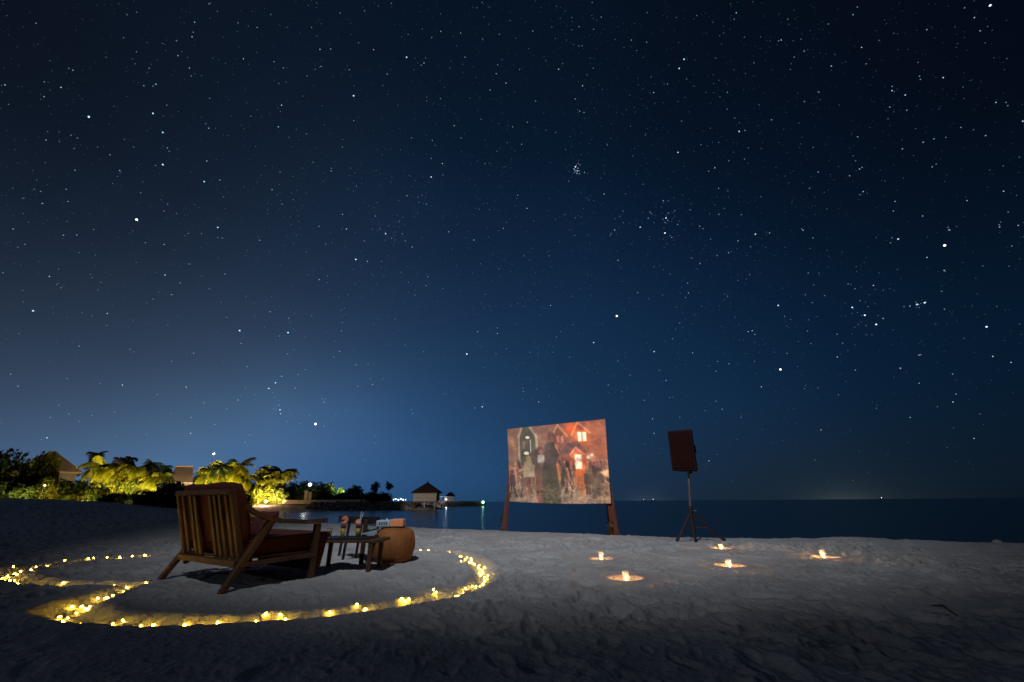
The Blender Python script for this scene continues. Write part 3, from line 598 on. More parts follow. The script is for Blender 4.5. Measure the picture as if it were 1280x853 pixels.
drink(411, 672.5, 0, 'short glass of yellow juice nearest the armrest of the lounge chair', .10)
drink(427.5, 673, 1, 'tall layered cocktail with fruit slice and cherry, middle drink on the table', .165)
drink(446.5, 671.5, 2, 'tall layered cocktail with two pale straws, rightmost drink on the table', .15)
# napkin
p = onplane(461, 668, TH_ + .012)
t = empty('folded_napkin', (p.x, p.y, TH_ + .012), R(25), 'folded grey napkin with a dark stripe at the right end of the drinks table', 'napkin')
MB().add([(-.09, -.07, 0), (.09, -.07, 0), (.09, .09, 0), (-.09, .09, 0), (-.085, -.065, .012), (.085, -.06, .02), (.11, .10, .062), (-.07, .10, .05)], [(3, 2, 1, 0), (4, 5, 6, 7), (0, 1, 5, 4), (1, 2, 6, 5), (2, 3, 7, 6), (3, 0, 4, 7)]).build('cloth', M['napkin'], t, bevel=.005)
MB().bar((-.08, -.03, .024), (.12, .06, .062), .022, .01).build('stripe', M['black'], t)

# ------------------------------------------------------------------ dark stand behind the drinks table
fl1 = onplane(423, 697, 0); fl2 = onplane(444, 700, 0); nl = onplane(451, 707, 0)
c0 = (fl1 + nl) / 2
t = empty('dark_side_stand', (c0.x, c0.y, 0), 0, 'low dark wooden stand with a thick black top behind the drinks', 'stand')
ST = .535
for p, off, w_ in ((fl1, (.05, -.02), .03), (fl2, (.03, .0), .03), (nl, (0, 0), .045), (nl + (fl1 - fl2), (.03, 0), .03)):
    p = p - c0; p.z = hz(p.x + c0.x, p.y + c0.y) - .04
    MB().bar(p, (p.x + off[0], p.y + off[1], ST - .03), w_, w_, up=(0, 1, 0)).build('leg', M['darkwood'] if w_ > .04 else M['black'], t, bevel=.004)
a = at(434, 649, 6.1) - c0; b = at(464, 649, 5.5) - c0; a.z = b.z = ST - .045
MB().bar(a, b, .24, .085).build('stand_top', M['black'], t, bevel=.008)

# ------------------------------------------------------------------ round pouf and projector
pc = onplane(490, 706, 0); pr = .262; pc = pc + Vector((pc.x, pc.y, 0)).normalized() * (pr - .05)
gz_ = hz(pc.x, pc.y)
t = empty('round_pouf', (pc.x, pc.y, gz_ - .02), R(20), 'round orange brown cane pouf carrying the projector', 'pouf')
PH = .405
prof = [(.175, 0), (.215, .03), (.245, .09), (.262, .17), (.266, .22), (.256, .29), (.236, .345), (.205, .378), (.17, PH - .012)]
MB().lathe(prof, 40).build('body', M['pouf'], t, smooth=True)
for k in range(28):                                              # cane staves: slim raised ribs
    a = 2 * math.pi * k / 28
    MB().tube([((r_ + .001) * math.cos(a), (r_ + .001) * math.sin(a), z_) for r_, z_ in prof[1:-1]], .0022, 5).build('cane_rib', M['pouf'], t, smooth=True)
MB().lathe([(.15, PH - .02), (.178, PH - .016), (.172, PH - .006), (.15, PH), (.001, PH)], 36, cap=False).build('lid', M['pouf'], t, smooth=True)
MB().lathe([(.178, .0), (.19, .012), (.178, .024)], 36, cap=False).build('base_ring', M['pouf'], t, smooth=True)
top = gz_ - .02 + PH
t = empty('projector', (pc.x - .055, pc.y - .05, top + .002), R(6), 'small grey video projector with orange screen glow painted on its side, on the round pouf', 'projector')
MB().box((-.075, 0, .050), (.17, .20, .074)).build('body', M['projector'], t, bevel=.012, seg=3)
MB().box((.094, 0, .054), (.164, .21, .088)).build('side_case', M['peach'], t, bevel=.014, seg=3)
o = MB().lathe([(.03, 0), (.03, .03), (.024, .03), (.022, .01), (.001, .01)], 20, cap=False).build('lens', M['black'], t, loc=(.04, .10, .052), smooth=True); o.rotation_euler = (R(-90), 0, 0)
for k in range(5): MB().box((-.12 + .022 * k, -.1005, .05), (.012, .004, .035)).build('vent_slot', M['black'], t)
MB().tube([(-.05, 0, .086), (-.05, 0, .105)], .012, 10).build('focus_knob', M['white'], t)
for x_, y_ in ((-.14, -.08), (.16, -.08), (-.14, .08), (.16, .08)): MB().tube([(x_, y_, 0), (x_, y_, .016)], .010, 8).build('foot', M['black'], t)

# ------------------------------------------------------------------ outdoor screen with the film
dl = onplane(632, 663, 0).y; dr = onplane(766, 668.5, 0).y
sTL = at(634, 536.5, dl); sTR = at(756.5, 524, dr); sBL = at(637, 627, dl); sBR = at(764, 629.5, dr)
def film(u, v):
    """a night street: gabled houses with lit windows and people walking; u right, v down, both 0..1"""
    c = np.zeros(u.shape + (3,)); X_ = u * 900 + 35; top_ = 115 - 88 * u; Y_ = top_ + v * (762 - top_)
    n1 = vnoise(X_, Y_, 90, 1) + .5 * vnoise(X_, Y_, 35, 2) + .35 * vnoise(X_, Y_, 12, 3)
    base = np.array([136, 98, 80.]); right = np.array([166, 98, 70.]); floor_ = np.array([134, 108, 88.])
    k = sstep(300, 800, X_)[..., None]; c[:] = base * (1 - k) + right * k
    k = sstep(430, 640, Y_)[..., None]; c[:] = c * (1 - k) + floor_ * k
    def put(mask, colr, a=1.0):
        mk = np.clip(mask, 0, 1)[..., None] * a; c[:] = c * (1 - mk) + np.array(colr, dtype=float) * mk
    def poly(pts, colr, a=1.0, soft=6.0): put(sstep(-soft, soft, sdf(X_, Y_, pts)), colr, a)
    def line(p0, p1, w_, colr, a=1.0):
        ex, ey = p1[0] - p0[0], p1[1] - p0[1]; t_ = np.clip(((X_ - p0[0]) * ex + (Y_ - p0[1]) * ey) / (ex * ex + ey * ey), 0, 1)
        put(1 - sstep(w_ * .5, w_ * 1.5, np.hypot(X_ - p0[0] - ex * t_, Y_ - p0[1] - ey * t_)), colr, a)
    def ell(cx, cy, rx, ry, colr, a=1.0, soft=.35): put(1 - sstep(1 - soft, 1 + soft, np.hypot((X_ - cx) / rx, (Y_ - cy) / ry)), colr, a)
    def glow(cx, cy, rx, ry, colr, a=1.0): put(np.exp(-((X_ - cx) / rx) ** 2 - ((Y_ - cy) / ry) ** 2), colr, a)
    poly([(130, 440), (140, 180), (180, 100), (225, 85), (290, 100), (330, 190), (325, 440)], (96, 82, 68), .9, 10)
    for p0, p1 in (((150, 430), (150, 185)), ((150, 185), (185, 100)), ((270, 100), (325, 185)), ((325, 185), (328, 300))): line(p0, p1, 11, (172, 146, 118), .8)
    poly([(183, 225), (213, 225), (213, 300), (183, 300)], (140, 112, 92), .8); poly([(70, 225), (120, 225), (120, 310), (70, 310)], (160, 112, 84), .7)
    line((266, 215), (266, 330), 4, (200, 190, 170), .8)
    line((470, 180), (530, 78), 10, (190, 140, 108), .8); line((530, 78), (612, 180), 10, (200, 140, 104), .8)
    poly([(480, 190), (530, 95), (600, 190), (600, 250), (480, 250)], (140, 84, 66), .7)
    for x0 in (515, 550): poly([(x0, 180), (x0 + 26, 175), (x0 + 28, 240), (x0 + 2, 242)], (214, 140, 118), .85)
    glow(640, 110, 48, 52, (240, 100, 48), .8)
    line((650, 170), (705, 52), 9, (250, 140, 80), .85); line((705, 52), (805, 150), 9, (226, 140, 96), .8)
    poly([(660, 190), (705, 75), (800, 160), (800, 250), (660, 250)], (170, 88, 58), .7)
    glow(735, 190, 62, 60, (250, 128, 70), .8)
    for x0 in (700, 742): poly([(x0, 145), (x0 + 32, 142), (x0 + 34, 226), (x0 + 6, 228)], (255, 236, 190), 1.0, 5)
    line((700, 186), (776, 184), 3, (220, 150, 100), .7)
    poly([(540, 335), (600, 245), (700, 225), (770, 325)], (116, 84, 82), .8, 9)
    poly([(630, 345), (680, 282), (745, 340), (745, 480), (632, 480)], (214, 112, 78), .7, 8); line((630, 345), (680, 282), 8, (236, 150, 116), .8); line((680, 282), (748, 345), 8, (236, 150, 116), .8)
    glow(700, 450, 62, 110, (250, 116, 48), .7); glow(725, 590, 50, 90, (232, 112, 52), .55)
    poly([(668, 345), (725, 345), (725, 470), (668, 470)], (255, 238, 200), 1.0, 7)
    glow(795, 362, 36, 34, (250, 170, 130), .9); ell(780, 372, 14, 16, (255, 226, 200), .9); ell(812, 350, 12, 12, (255, 220, 196), .9)
    for k in range(10): glow(560 + 26 * k, 385 + 30 * ((k * 7) % 5) / 5, 13, 16, (96 + 40 * (k % 3), 66, 56), .55)
    # people: a crowd at left, a child, two grown ups in long coats, others at right
    for k, (x0, y0) in enumerate(((60, 470), (92, 440), (128, 455), (165, 470))):
        ell(x0, y0, 12, 14, (112, 80, 66), .6); ell(x0, y0 + 55, 15, 42, (106 + 8 * k, 74, 62), .55); ell(x0, y0 + 120, 9, 34, (92, 58, 52), .6)
    line((400, 470), (650, 660), 8, (190, 150, 124), .35)
    rf = random.Random(21)
    for k in range(46):
        x0 = rf.choice((rf.uniform(50, 330), rf.uniform(540, 655), rf.uniform(755, 930))); y0 = rf.uniform(395, 520); hgt = 40 + (y0 - 380) * .55; dk = rf.choice(((78, 52, 48), (104, 70, 58), (150, 108, 84), (92, 74, 58), (66, 48, 50), (176, 126, 96)))
        ell(x0, y0, hgt * .16, hgt * .19, tuple(v * 1.25 for v in dk), .8, .3); poly([(x0 - hgt * .24, y0 + hgt * .2), (x0 + hgt * .24, y0 + hgt * .18), (x0 + hgt * .30, y0 + hgt * 1.1), (x0 - hgt * .28, y0 + hgt * 1.1)], dk, .75, 4)
        ln = rf.uniform(-.25, .25) * hgt
        line((x0 - hgt * .1, y0 + hgt * 1.1), (x0 - hgt * .15 + ln, y0 + hgt * 1.9), hgt * .07, dk, .7); line((x0 + hgt * .12, y0 + hgt * 1.1), (x0 + hgt * .2 - ln, y0 + hgt * 1.9), hgt * .07, dk, .7)
        if k % 4 == 0: line((x0 + hgt * .2, y0 + hgt * .3), (x0 + hgt * rf.uniform(.5, .8), y0 + hgt * rf.uniform(-.1, .8)), 3, tuple(v * 1.5 for v in dk), .6)
    ell(240, 385, 26, 28, (170, 128, 98), .85); poly([(200, 415), (262, 395), (300, 470), (290, 545), (180, 552), (188, 470)], (162, 138, 108), .85, 8)
    line((215, 560), (190, 690), 13, (120, 78, 62), .8); line((262, 560), (262, 640), 13, (130, 86, 66), .8); line((262, 640), (232, 720), 11, (130, 86, 66), .8); line((200, 470), (140, 500), 10, (170, 130, 104), .7)
    ell(352, 330, 46, 52, (84, 56, 54), .85); ell(366, 325, 22, 26, (150, 104, 86), .7); poly([(330, 350), (392, 350), (412, 440), (330, 436)], (172, 160, 146), .75, 9)
    poly([(290, 420), (420, 420), (400, 762), (310, 762)], (112, 82, 66), .8, 12); poly([(318, 560), (352, 560), (352, 762), (318, 762)], (136, 80, 66), .7, 6)
    ell(464, 180, 34, 42, (100, 66, 60), .85); ell(474, 205, 18, 24, (146, 96, 76), .8)
    poly([(400, 260), (430, 235), (500, 235), (540, 310), (505, 420), (530, 762), (360, 762), (372, 480), (395, 380)], (88, 70, 62), .9, 10)
    poly([(362, 470), (505, 470), (530, 762), (360, 762)], (100, 86, 62), .7, 12); ell(512, 275, 18, 24, (206, 124, 88), .8); line((500, 250), (530, 330), 6, (224, 140, 96), .7)
    poly([(500, 430), (520, 420), (540, 560), (522, 600)], (208, 126, 78), .8, 7); line((525, 400), (640, 640), 9, (100, 72, 60), .7)
    ell(850, 440, 30, 34, (150, 96, 84), .85); poly([(805, 470), (900, 460), (905, 700), (812, 700)], (104, 80, 62), .75, 12); poly([(860, 500), (940, 480), (940, 560)], (230, 170, 120), .75, 9); poly([(865, 600), (940, 585), (935, 760), (860, 760)], (186, 140, 106), .6, 14)
    line((790, 400), (930, 400), 5, (170, 130, 110), .6)
    ell(240, 193, 20, 12, (250, 232, 206), 1); ell(222, 337, 27, 15, (246, 230, 204), 1)
    gr = sstep(560, 640, Y_) * (vnoise(X_, Y_, 26, 5) + vnoise(X_ * .6, Y_, 9, 6))
    c *= (1 + .30 * n1 + .26 * gr)[..., None]; mean_ = np.array([140, 105, 84.]); c = np.clip(mean_ + (c - mean_) * 1.22, 0, 255)
    ed = np.minimum(np.minimum(u, 1 - u) * 300, np.minimum(v, 1 - v) * 220)
    c = c * (.84 + .16 * sstep(0, 3, ed))[..., None]
    s_ = np.clip(c / 255, 0, 1); return ((s_ + .055) / 1.055) ** 2.4
NU, NV = 250, 190
uu, vv = np.meshgrid(np.linspace(0, 1, NU), np.linspace(0, 1, NV))
t = empty('cinema_screen', ((sBL.x + sBR.x) / 2, (sBL.y + sBR.y) / 2, 0), 0, 'outdoor cinema screen on two reddish posts at the water edge showing a night street film', 'screen')
org = Vector((t.location.x, t.location.y, 0))
def lerp4(u, v): return np.array(sTL)[None, None] * ((1 - u) * (1 - v))[..., None] + np.array(sTR)[None, None] * (u * (1 - v))[..., None] + np.array(sBL)[None, None] * ((1 - u) * v)[..., None] + np.array(sBR)[None, None] * (u * v)[..., None]
P = lerp4(uu, vv) - np.array(org)
P[..., 0] += -.008 * np.sin(vv * 3.14) * (uu - .5) * 2
P[..., 1] += .012 * np.sin(uu * 9 + vv * 2) * np.sin(vv * 3.14) + .004 * np.sin(uu * 23 + vv * 6)
P[..., 2] += -.03 * np.sin(uu * math.pi) * vv
I = np.arange(NV - 1)[:, None] * NU + np.arange(NU - 1)[None, :]
Qs = np.stack([I, I + NU, I + NU + 1, I + 1], -1).reshape(-1, 4)
me = rect_mesh('fabric', P.reshape(-1, 3), Qs); ca = me.color_attributes.new('film', 'FLOAT_COLOR', 'POINT')
cc = film(uu, vv); ca.data.foreach_set('color', np.concatenate([cc, np.ones(cc.shape[:2] + (1,))], -1).astype(np.float32).ravel())
cloth = link('fabric', me, M['film'], t, smooth=True)
Pb = P.reshape(-1, 3).copy(); Pb[:, 1] += .012
link('backing', rect_mesh('backing', Pb, Qs[:, ::-1]), M['redpost'], t, smooth=True)
for side, (bx, by, bt, dd, wb) in enumerate(((631.5, 664, 621, dl + .09, .19), (767.5, 669.5, 612, dr + .09, .26))):
    p0 = at(bx, by, dd) - org; p0.z = hz(p0.x + org.x, p0.y + org.y) - .06; ptop = (sTL, sTR)[side] - org + Vector((0, .09, .02))
    ptop.y += .22
    if side == 0: ptop.x += .14
    else: ptop.x -= .06
    MB().bar(p0, ptop, wb * .5, .09, up=(0, 1, 0), w1=.08, h1=.07).build('post', M['redpost'], t, bevel=.006)
    # wedge brace in front of the lower post and a rear strut to the sand
    s_ = -1 if side == 0 else 1
    z1 = 1.05 if side else .82
    k = (z1 - p0.z) / (ptop.z - p0.z); pm = p0.lerp(ptop, k)
    MB().bar(p0 + Vector((s_ * .05, -.065, 0)), pm + Vector((s_ * .02, -.065, 0)), wb * .62, .05, up=(0, 1, 0), w1=.07, h1=.03).build('brace', M['redpost'], t, bevel=.004)
    MB().bar(p0 + Vector((s_ * .05, .75, -.02)), p0.lerp(ptop, .5) + Vector((0, .06, 0)), .07, .05, up=(1, 0, 0)).build('rear_strut', M['redpost'], t)
    MB().box(p0 + Vector((s_ * .02, -.05, .10)), (wb * 1.15, .22, .16)).build('footing', M['darkwood'], t, bevel=.01)
    lm = MB()
    for q in range(7):
        c_ = p0 + Vector((-.10 + random.uniform(-.05, .05), -.10 + random.uniform(-.03, .03), .42 + random.uniform(-.12, .14))); a_ = Vector((random.gauss(0, 1), random.gauss(0, .4), random.gauss(0, 1))).normalized() * .07; b_ = a_.cross(Vector((0, 1, .2))).normalized() * .02
        lm.add([c_ - a_, c_ + b_, c_ + a_, c_ - b_], [(0, 1, 2, 3)])
    lm.build('leaf_sprig', M['leaf'], t)
for a_, b_, c_ in ((sTL, sTR, -.0), (sBL, sBR, 0)):
    pa = a_ - org + Vector((0, .03, 0)); pb = b_ - org + Vector((0, .03, 0))
    MB().tube([pa, pa.lerp(pb, .25) + Vector((0, 0, -.022 if a_ is sBL else 0)), pa.lerp(pb, .5) + Vector((0, 0, -.03 if a_ is sBL else 0)), pa.lerp(pb, .75) + Vector((0, 0, -.022 if a_ is sBL else 0)), pb], .009, 6).build('hem_rope', M['redpost'], t)

# ------------------------------------------------------------------ speaker on its tripod
sp = onplane(869, 675, 0); sd = sp.y
t = empty('speaker_tripod', (sp.x, sp.y, hz(sp.x, sp.y)), 0, 'slim dark tripod stand with spread legs holding the speaker by the water', 'tripod stand')
g0 = hz(sp.x, sp.y); zc = at(868, 640, sd).z - g0; zt = at(862, 592, sd).z - g0
MB().tube([(0, 0, .12), (0, 0, zc + .1)], .034, 10).build('lower_pole', M['standmetal'], t)
MB().tube([(0, 0, zc), (.085, 0, zt + .05)], .024, 10).build('upper_pole', M['tube'], t)
MB().lathe([(.03, -.05), (.045, -.04), (.045, .04), (.03, .05)], 14, c=(0, 0, zc)).build('collar', M['black'], t)
MB().tube([(.03, -.02, zc + .02), (.10, -.05, zc + .02)], .012, 8).build('knob', M['black'], t)
MB().lathe([(.028, -.04), (.036, 0), (.028, .04)], 12, c=(0, 0, .24)).build('slider', M['black'], t)
feet = [at(846, 674, sd - .05), at(906, 677.5, sd - .10), at(870, 680, sd - .30)]
for fo in feet:
    q = Vector((fo.x - sp.x, fo.y - sp.y, hz(fo.x, fo.y) - g0 + .01))
    MB().tube([(0, 0, zc), q], .021, 8).build('leg', M['standmetal'], t)
    MB().tube([q + Vector((0, 0, -.02)), q + Vector((0, 0, .05))], .024, 8).build('rubber_foot', M['black'], t)
    MB().tube([(0, 0, .24), Vector((0, 0, zc)).lerp(q, .55)], .010, 6).build('brace', M['standmetal'], t)
zb = at(862, 589, sd).z; ztp = at(858, 539.5, sd).z; hh = ztp - zb
t = empty('loudspeaker', (sp.x + .055, sp.y, zb), R(16), 'dark red lit loudspeaker cabinet on top of the tripod stand', 'speaker')
t.rotation_euler = (0, R(1.5), R(-36)); m_ = MB(); fw, bw, dp = .235, .15, .40
prof_ = [(-fw, -.20), (fw, -.20), (fw + .0, -.12), (bw, .20), (-bw, .20), (-fw, -.12)]
n_ = len(prof_); vs = [(x_, y_, 0) for x_, y_ in prof_] + [(x_, y_ + (.0), hh - (.03 if y_ > 0 else 0)) for x_, y_ in prof_]
m_.add(vs, [tuple(range(n_))[::-1], tuple(range(n_, 2 * n_))] + [(k, (k + 1) % n_, n_ + (k + 1) % n_, n_ + k) for k in range(n_)]); m_.build('cabinet', M['speaker'], t, bevel=.02, seg=3)
MB().box((0, -.207, hh / 2), (fw * 2 - .06, .02, hh - .08)).build('grille', M['grille'], t, bevel=.008)
o = MB().lathe([(.15, 0), (.16, .008), (.15, .014), (.04, .010), (.001, .013)], 28, cap=False).build('woofer_ring', M['grille'], t, loc=(0, -.214, .27), smooth=False); o.rotation_euler = (R(90), 0, 0)
MB().bar((fw - .03, .02, hh * .44), (fw - .03, .02, hh * .62), .02, .05, up=(1, 0, 0)).build('handle', M['black'], t)
MB().tube([(.06 - .0, 0, -.05), (.06, 0, .02)], .035, 12).build('pole_socket', M['black'], t)

# ------------------------------------------------------------------ candles in their sand pits
spots_ = ['candle in a sand pit in front of the screen, closest to the camera', 'candle in a sand pit just below the right post of the screen', 'candle between the tripod and the camera, glowing on rippled sand', 'candle burning at the foot of the tripod leg', 'candle burning alone at the far right of the beach']
for k, ((cx, cy), lab) in enumerate(zip(CPOS, spots_)):
    zg = -.055; s_ = (1.0, 1.15, 1.05, 1.0, 1.2)[k]
    t = empty('candle', (cx, cy, zg), random.random() * 6, lab, 'candle', 'candles burning in pits in the sand')
    t.rotation_euler = (R((2, 3, 5, 2, 4)[k]), R((-3, -2, -10, -3, -11)[k]), 0)
    H_ = .125 * s_
    o = MB().lathe([(.022, 0), (.0235, .004), (.0235, H_ * .30), (.018, H_ * .32), (.001, H_ * .30)], 18).build('wax', M['wax'], t, smooth=True)
    MB().tube([(0, 0, H_ * .30), (.001, 0, H_ * .40)], .0012, 5).build('wick', M['black'], t)
    MB().lathe([(.001, H_ * .36), (.0065, H_ * .42), (.009, H_ * .50), (.005, H_ * .66), (.001, H_ * .80)], 10, cap=False).build('flame', M['flame'], t, smooth=True)
    MB().lathe([(.028, 0), (.030, .004), (.031, H_), (.0295, H_), (.0285, .006), (.001, .005)], 20).build('glass_holder', M['frost'], t, smooth=True)
    add_light(lampdata('POINT', (2.4, 2.0, 4.0, 6.0, 4.8)[k], (1.0, .46, .11), .012), (0, 0, H_ * .80), None, t, 'candle_light')

# ------------------------------------------------------------------ string lights lying in the trenches
bulb_me = MB().lathe([(.001, -.010), (.004, -.008), (.0055, 0), (.004, .007), (.001, .010)], 8, cap=False).mesh('bulb'); bulb_me.materials.append(M['bulb'])
def string(T, name, label, dens, clusters):
    t = empty(name, (T[0, 0], T[0, 1], 0), 0, label, 'string lights', 'fairy lights outlining the heart in the sand')
    wpts = []; L = 0; nxt = .05; ph = random.random() * 6; bulbs = []
    for i_ in range(0, len(T)):
        x_, y_, w_ = T[i_]; dx, dy = T[min(i_ + 1, len(T) - 1), :2] - T[max(i_ - 1, 0), :2]; q = math.hypot(dx, dy) + 1e-9; nx_, ny_ = -dy / q, dx / q
        o_ = math.sin(L * 7 + ph) * w_ * .35; X0 = x_ + nx_ * o_; Y0 = y_ + ny_ * o_
        z_ = hz(X0, Y0) + .010; wpts.append((X0 - T[0, 0], Y0 - T[0, 1], z_))
        if i_: L += math.hypot(*(T[i_, :2] - T[i_ - 1, :2]))
        if L >= nxt and w_ > .045: bulbs.append((X0, Y0) if random.random() < .5 else (x_, y_ - w_ * .30)); nxt = L + dens * random.uniform(.55, 1.5)
    for (px_, py_, n_, sx, sy) in clusters:
        cx, cy = G0(px_, py_)
        for _ in range(n_): bulbs.append((cx + random.gauss(0, sx), cy + random.gauss(0, sy)))
    MB().tube(wpts, .0028, 5).build('wire', M['wire'], t)
    for bx, by in bulbs:
        o = bpy.data.objects.new('bulb', bulb_me); col.objects.link(o); o.parent = t
        o.location = (bx - T[0, 0], by - T[0, 1], hz(bx, by) + .016); o.rotation_euler = (random.random() * 3, random.random() * 3, 0)
    return len(bulbs)
nb = string(TRENCH_A, 'fairy_lights', 'string of warm fairy lights curving round in front of chair, table and pouf', .072,
       [(105, 758, 2, .12, .09), (188, 774.5, 2, .04, .008), (222, 773.5, 2, .05, .008), (262, 773.5, 3, .05, .008), (305, 772.5, 1, .04, .008), (345, 770, 3, .05, .008), (405, 764, 1, .05, .01), (452, 759, 2, .05, .01), (512, 750.5, 4, .05, .01), (548, 742, 2, .05, .02), (598, 720, 3, .05, .22), (588, 700, 3, .07, .20), (126, 747, 2, .08, .05)])
nb += string(TRENCH_B, 'fairy_lights', 'short string of warm fairy lights running left from the crossing to the photo edge', .065, [(70, 728, 2, .08, .04), (20, 716, 3, .10, .08)])
nb += string(TRENCH_C, 'fairy_lights', 'thin string of fairy lights curving away behind the lounge chair', .075, [(60, 707, 3, .06, .05), (85, 703.5, 2, .06, .01), (118, 701, 2, .06, .01), (150, 698.7, 3, .10, .01), (180, 697, 2, .10, .01), (20, 713, 2, .08, .08)])
print('bulbs', nb)

# ------------------------------------------------------------------ bits lying on the sand
p0 = onplane(1165, 757, .02); p1 = onplane(1196, 769, .02); m_ = MB().tube([p0, p0.lerp(p1, .5) + Vector((.02, .02, .02)), p1], [.005, .008, .004], 7)
tag(m_.build('driftwood_stick', M['driftwood']), 'short dark stick lying on the bare sand at the right', 'stick')
for k, (px_, py_, s_, lab) in enumerate(((961, 672.5, .05, 'small pale coral lump at the water edge right of the tripod'), (1247, 680, .06, 'small pale coral lump at the water edge near the right edge of the photo'))):
    p = onplane(px_, py_, 0); bm = bmesh.new(); bmesh.ops.create_icosphere(bm, subdivisions=3, radius=s_)
    for v in bm.verts: v.co *= 1 + .35 * (float(vnoise(np.array([v.co.x * 30 + k]), np.array([v.co.y * 30 + v.co.z * 21]), 1.0, 5)[0])); v.co.z *= .6
    me = bpy.data.meshes.new('coral_lump'); bm.to_mesh(me); bm.free(); o = link('coral_lump', me, M['concrete'], smooth=True); o.location = (p.x, p.y, hz(p.x, p.y) + .012); tag(o, lab, 'coral', 'coral lumps on the beach')

# ------------------------------------------------------------------ vegetation
def foliage_mesh(name, n_leaf, size, clumps, seed, flat=.75):
    r_ = np.random.default_rng(seed); cen = r_.normal(size=(clumps, 3)); cen /= np.linalg.norm(cen, axis=1)[:, None]; cen *= (r_.random((clumps, 1)) ** .45) * .82; cen[:, 2] = np.abs(cen[:, 2]) * 1.0 * flat + .12
    rad = .16 + .16 * r_.random(clumps); ci = r_.integers(0, clumps, n_leaf); d = r_.normal(size=(n_leaf, 3)); d /= np.linalg.norm(d, axis=1)[:, None]
    p = cen[ci] + d * (rad[ci] * r_.random(n_leaf) ** .4)[:, None]; a = r_.normal(size=(n_leaf, 3)) + d * .6; a /= np.linalg.norm(a, axis=1)[:, None]; b = np.cross(a, r_.normal(size=(n_leaf, 3))); b /= np.linalg.norm(b, axis=1)[:, None]
    s_ = size * (.6 + .8 * r_.random(n_leaf))[:, None]; a *= s_; b *= s_ * .42
    V_ = np.stack([p - a, p + b, p + a, p - b], 1).reshape(-1, 3); V_[:, 2] = np.maximum(V_[:, 2], 0.005)
    me = rect_mesh(name, V_, np.arange(n_leaf * 4).reshape(-1, 4)); return me
def stem_mesh(seed):
    r_ = random.Random(seed); m_ = MB()
    for k in range(5):
        a = r_.random() * 6.28; m_.tube([(0, 0, -.05), (.12 * math.cos(a), .12 * math.sin(a), .25), (.38 * math.cos(a), .38 * math.sin(a), .6)], [.03, .022, .01], 5)
    return m_.mesh('stem')
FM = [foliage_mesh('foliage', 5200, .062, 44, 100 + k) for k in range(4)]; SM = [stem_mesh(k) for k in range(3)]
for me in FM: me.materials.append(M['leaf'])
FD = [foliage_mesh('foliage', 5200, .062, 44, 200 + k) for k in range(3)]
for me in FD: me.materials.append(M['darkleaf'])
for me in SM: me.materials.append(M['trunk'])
def bush(px, ytop, w_px, d, label, dark=False, ybase=None, group='bushes behind the beach', name='bush'):
    b = at(px, 630, d); gz2 = max(hz(b.x, b.y), -.3) if ybase is None else at(px, ybase, d).z
    h = at(px, ytop, d).z - gz2; w_ = (at(px + w_px / 2, 620, d) - at(px - w_px / 2, 620, d)).length / 2
    t = empty(name, (b.x, b.y, gz2 - .05), random.random() * 6.28, label, 'bush' if name == 'bush' else 'tree', group)
    t.scale = (w_ * 1.12, w_ * 1.12, h * 1.16)
    link('foliage', random.choice(FD if dark else FM), None, t); link('stem', random.choice(SM), None, t)
    return t
# palm
def frond_mesh(seed, droop):
    r_ = random.Random(seed); m_ = MB(); n_ = 11; pts = []
    for k in range(n_):
        s = k / (n_ - 1); ang = R(52) - droop * s; 
        if k == 0: p = Vector((0, 0, 0))
        else: p = pts[-1] + Vector((math.cos(ang), 0, math.sin(ang))) * (1.0 / (n_ - 1))
        pts.append(p)
    m_.tube(pts, [.014 * (1 - .8 * k / n_) for k in range(n_)], 4)
    for k in range(26):
        s = .12 + .88 * k / 25; q = s * (n_ - 1); i_ = min(int(q), n_ - 2); p = pts[i_].lerp(pts[i_ + 1], q - i_); d = (pts[i_ + 1] - pts[i_]).normalized()
        ln = .36 * (math.sin(math.pi * min(1, .12 + s * .86)) ** .6) + .05
        for sd_ in (-1, 1):
            tip = p + d * ln * .55 + Vector((0, sd_, 0)) * ln * .75 + Vector((0, 0, -ln * r_.uniform(.25, .7))); wv = d * .032
            m_.add([p - wv, p + wv, tip + wv * .2, tip - wv * .2], [(0, 1, 2, 3)])
    return m_.mesh('frond')
FR = [frond_mesh(k, R(dr_)) for k, dr_ in enumerate((70, 95, 120, 140))]
for me in FR: me.materials.append(M['palmleaf'])
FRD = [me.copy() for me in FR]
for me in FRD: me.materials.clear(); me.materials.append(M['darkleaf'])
def palm(px, yc, r_px, d, label, dark=False, ground=None, lean=0.0, n_=24, group='palms behind the beach'):
    b = at(px, 630, d); gz2 = max(hz(b.x, b.y), .1) if ground is None else ground; c = at(px, yc, d); H_ = c.z - gz2; rad = (at(px + r_px, 600, d) - at(px, 600, d)).length
    t = empty('palm_tree', (b.x, b.y, gz2), 0, label, 'palm tree', group)
    k_ = rad * .055
    MB().tube([(lean * H_ * .0, 0, -.1), (lean * H_ * .25, 0, H_ * .35), (lean * H_ * .15, 0, H_ * .7), (0, 0, H_)], [k_ * 1.6, k_ * 1.1, k_ * .95, k_ * .9], 8).build('trunk', M['trunk'], t, smooth=True)
    for k in range(n_):
        o = bpy.data.objects.new('frond', random.choice((FRD if dark else FR)[(0 if k % 3 else 1):])); col.objects.link(o); o.parent = t; o.location = (0, 0, H_ - .05)
        s_ = rad * random.uniform(1.0, 1.35); o.scale = (s_, s_, s_); o.rotation_euler = (random.uniform(-.2, .2), R(random.choice((-28, -8, 12, 38, 60)) + random.uniform(-8, 8)), k * 2.4 + random.uniform(-.3, .3))
    return t
lamp_hood = MB().lathe([(.05, 0), (.09, .02), (.12, .18), (.13, .22)], 12, cap=False).mesh('hood'); lamp_hood.materials.append(M['fixture'])
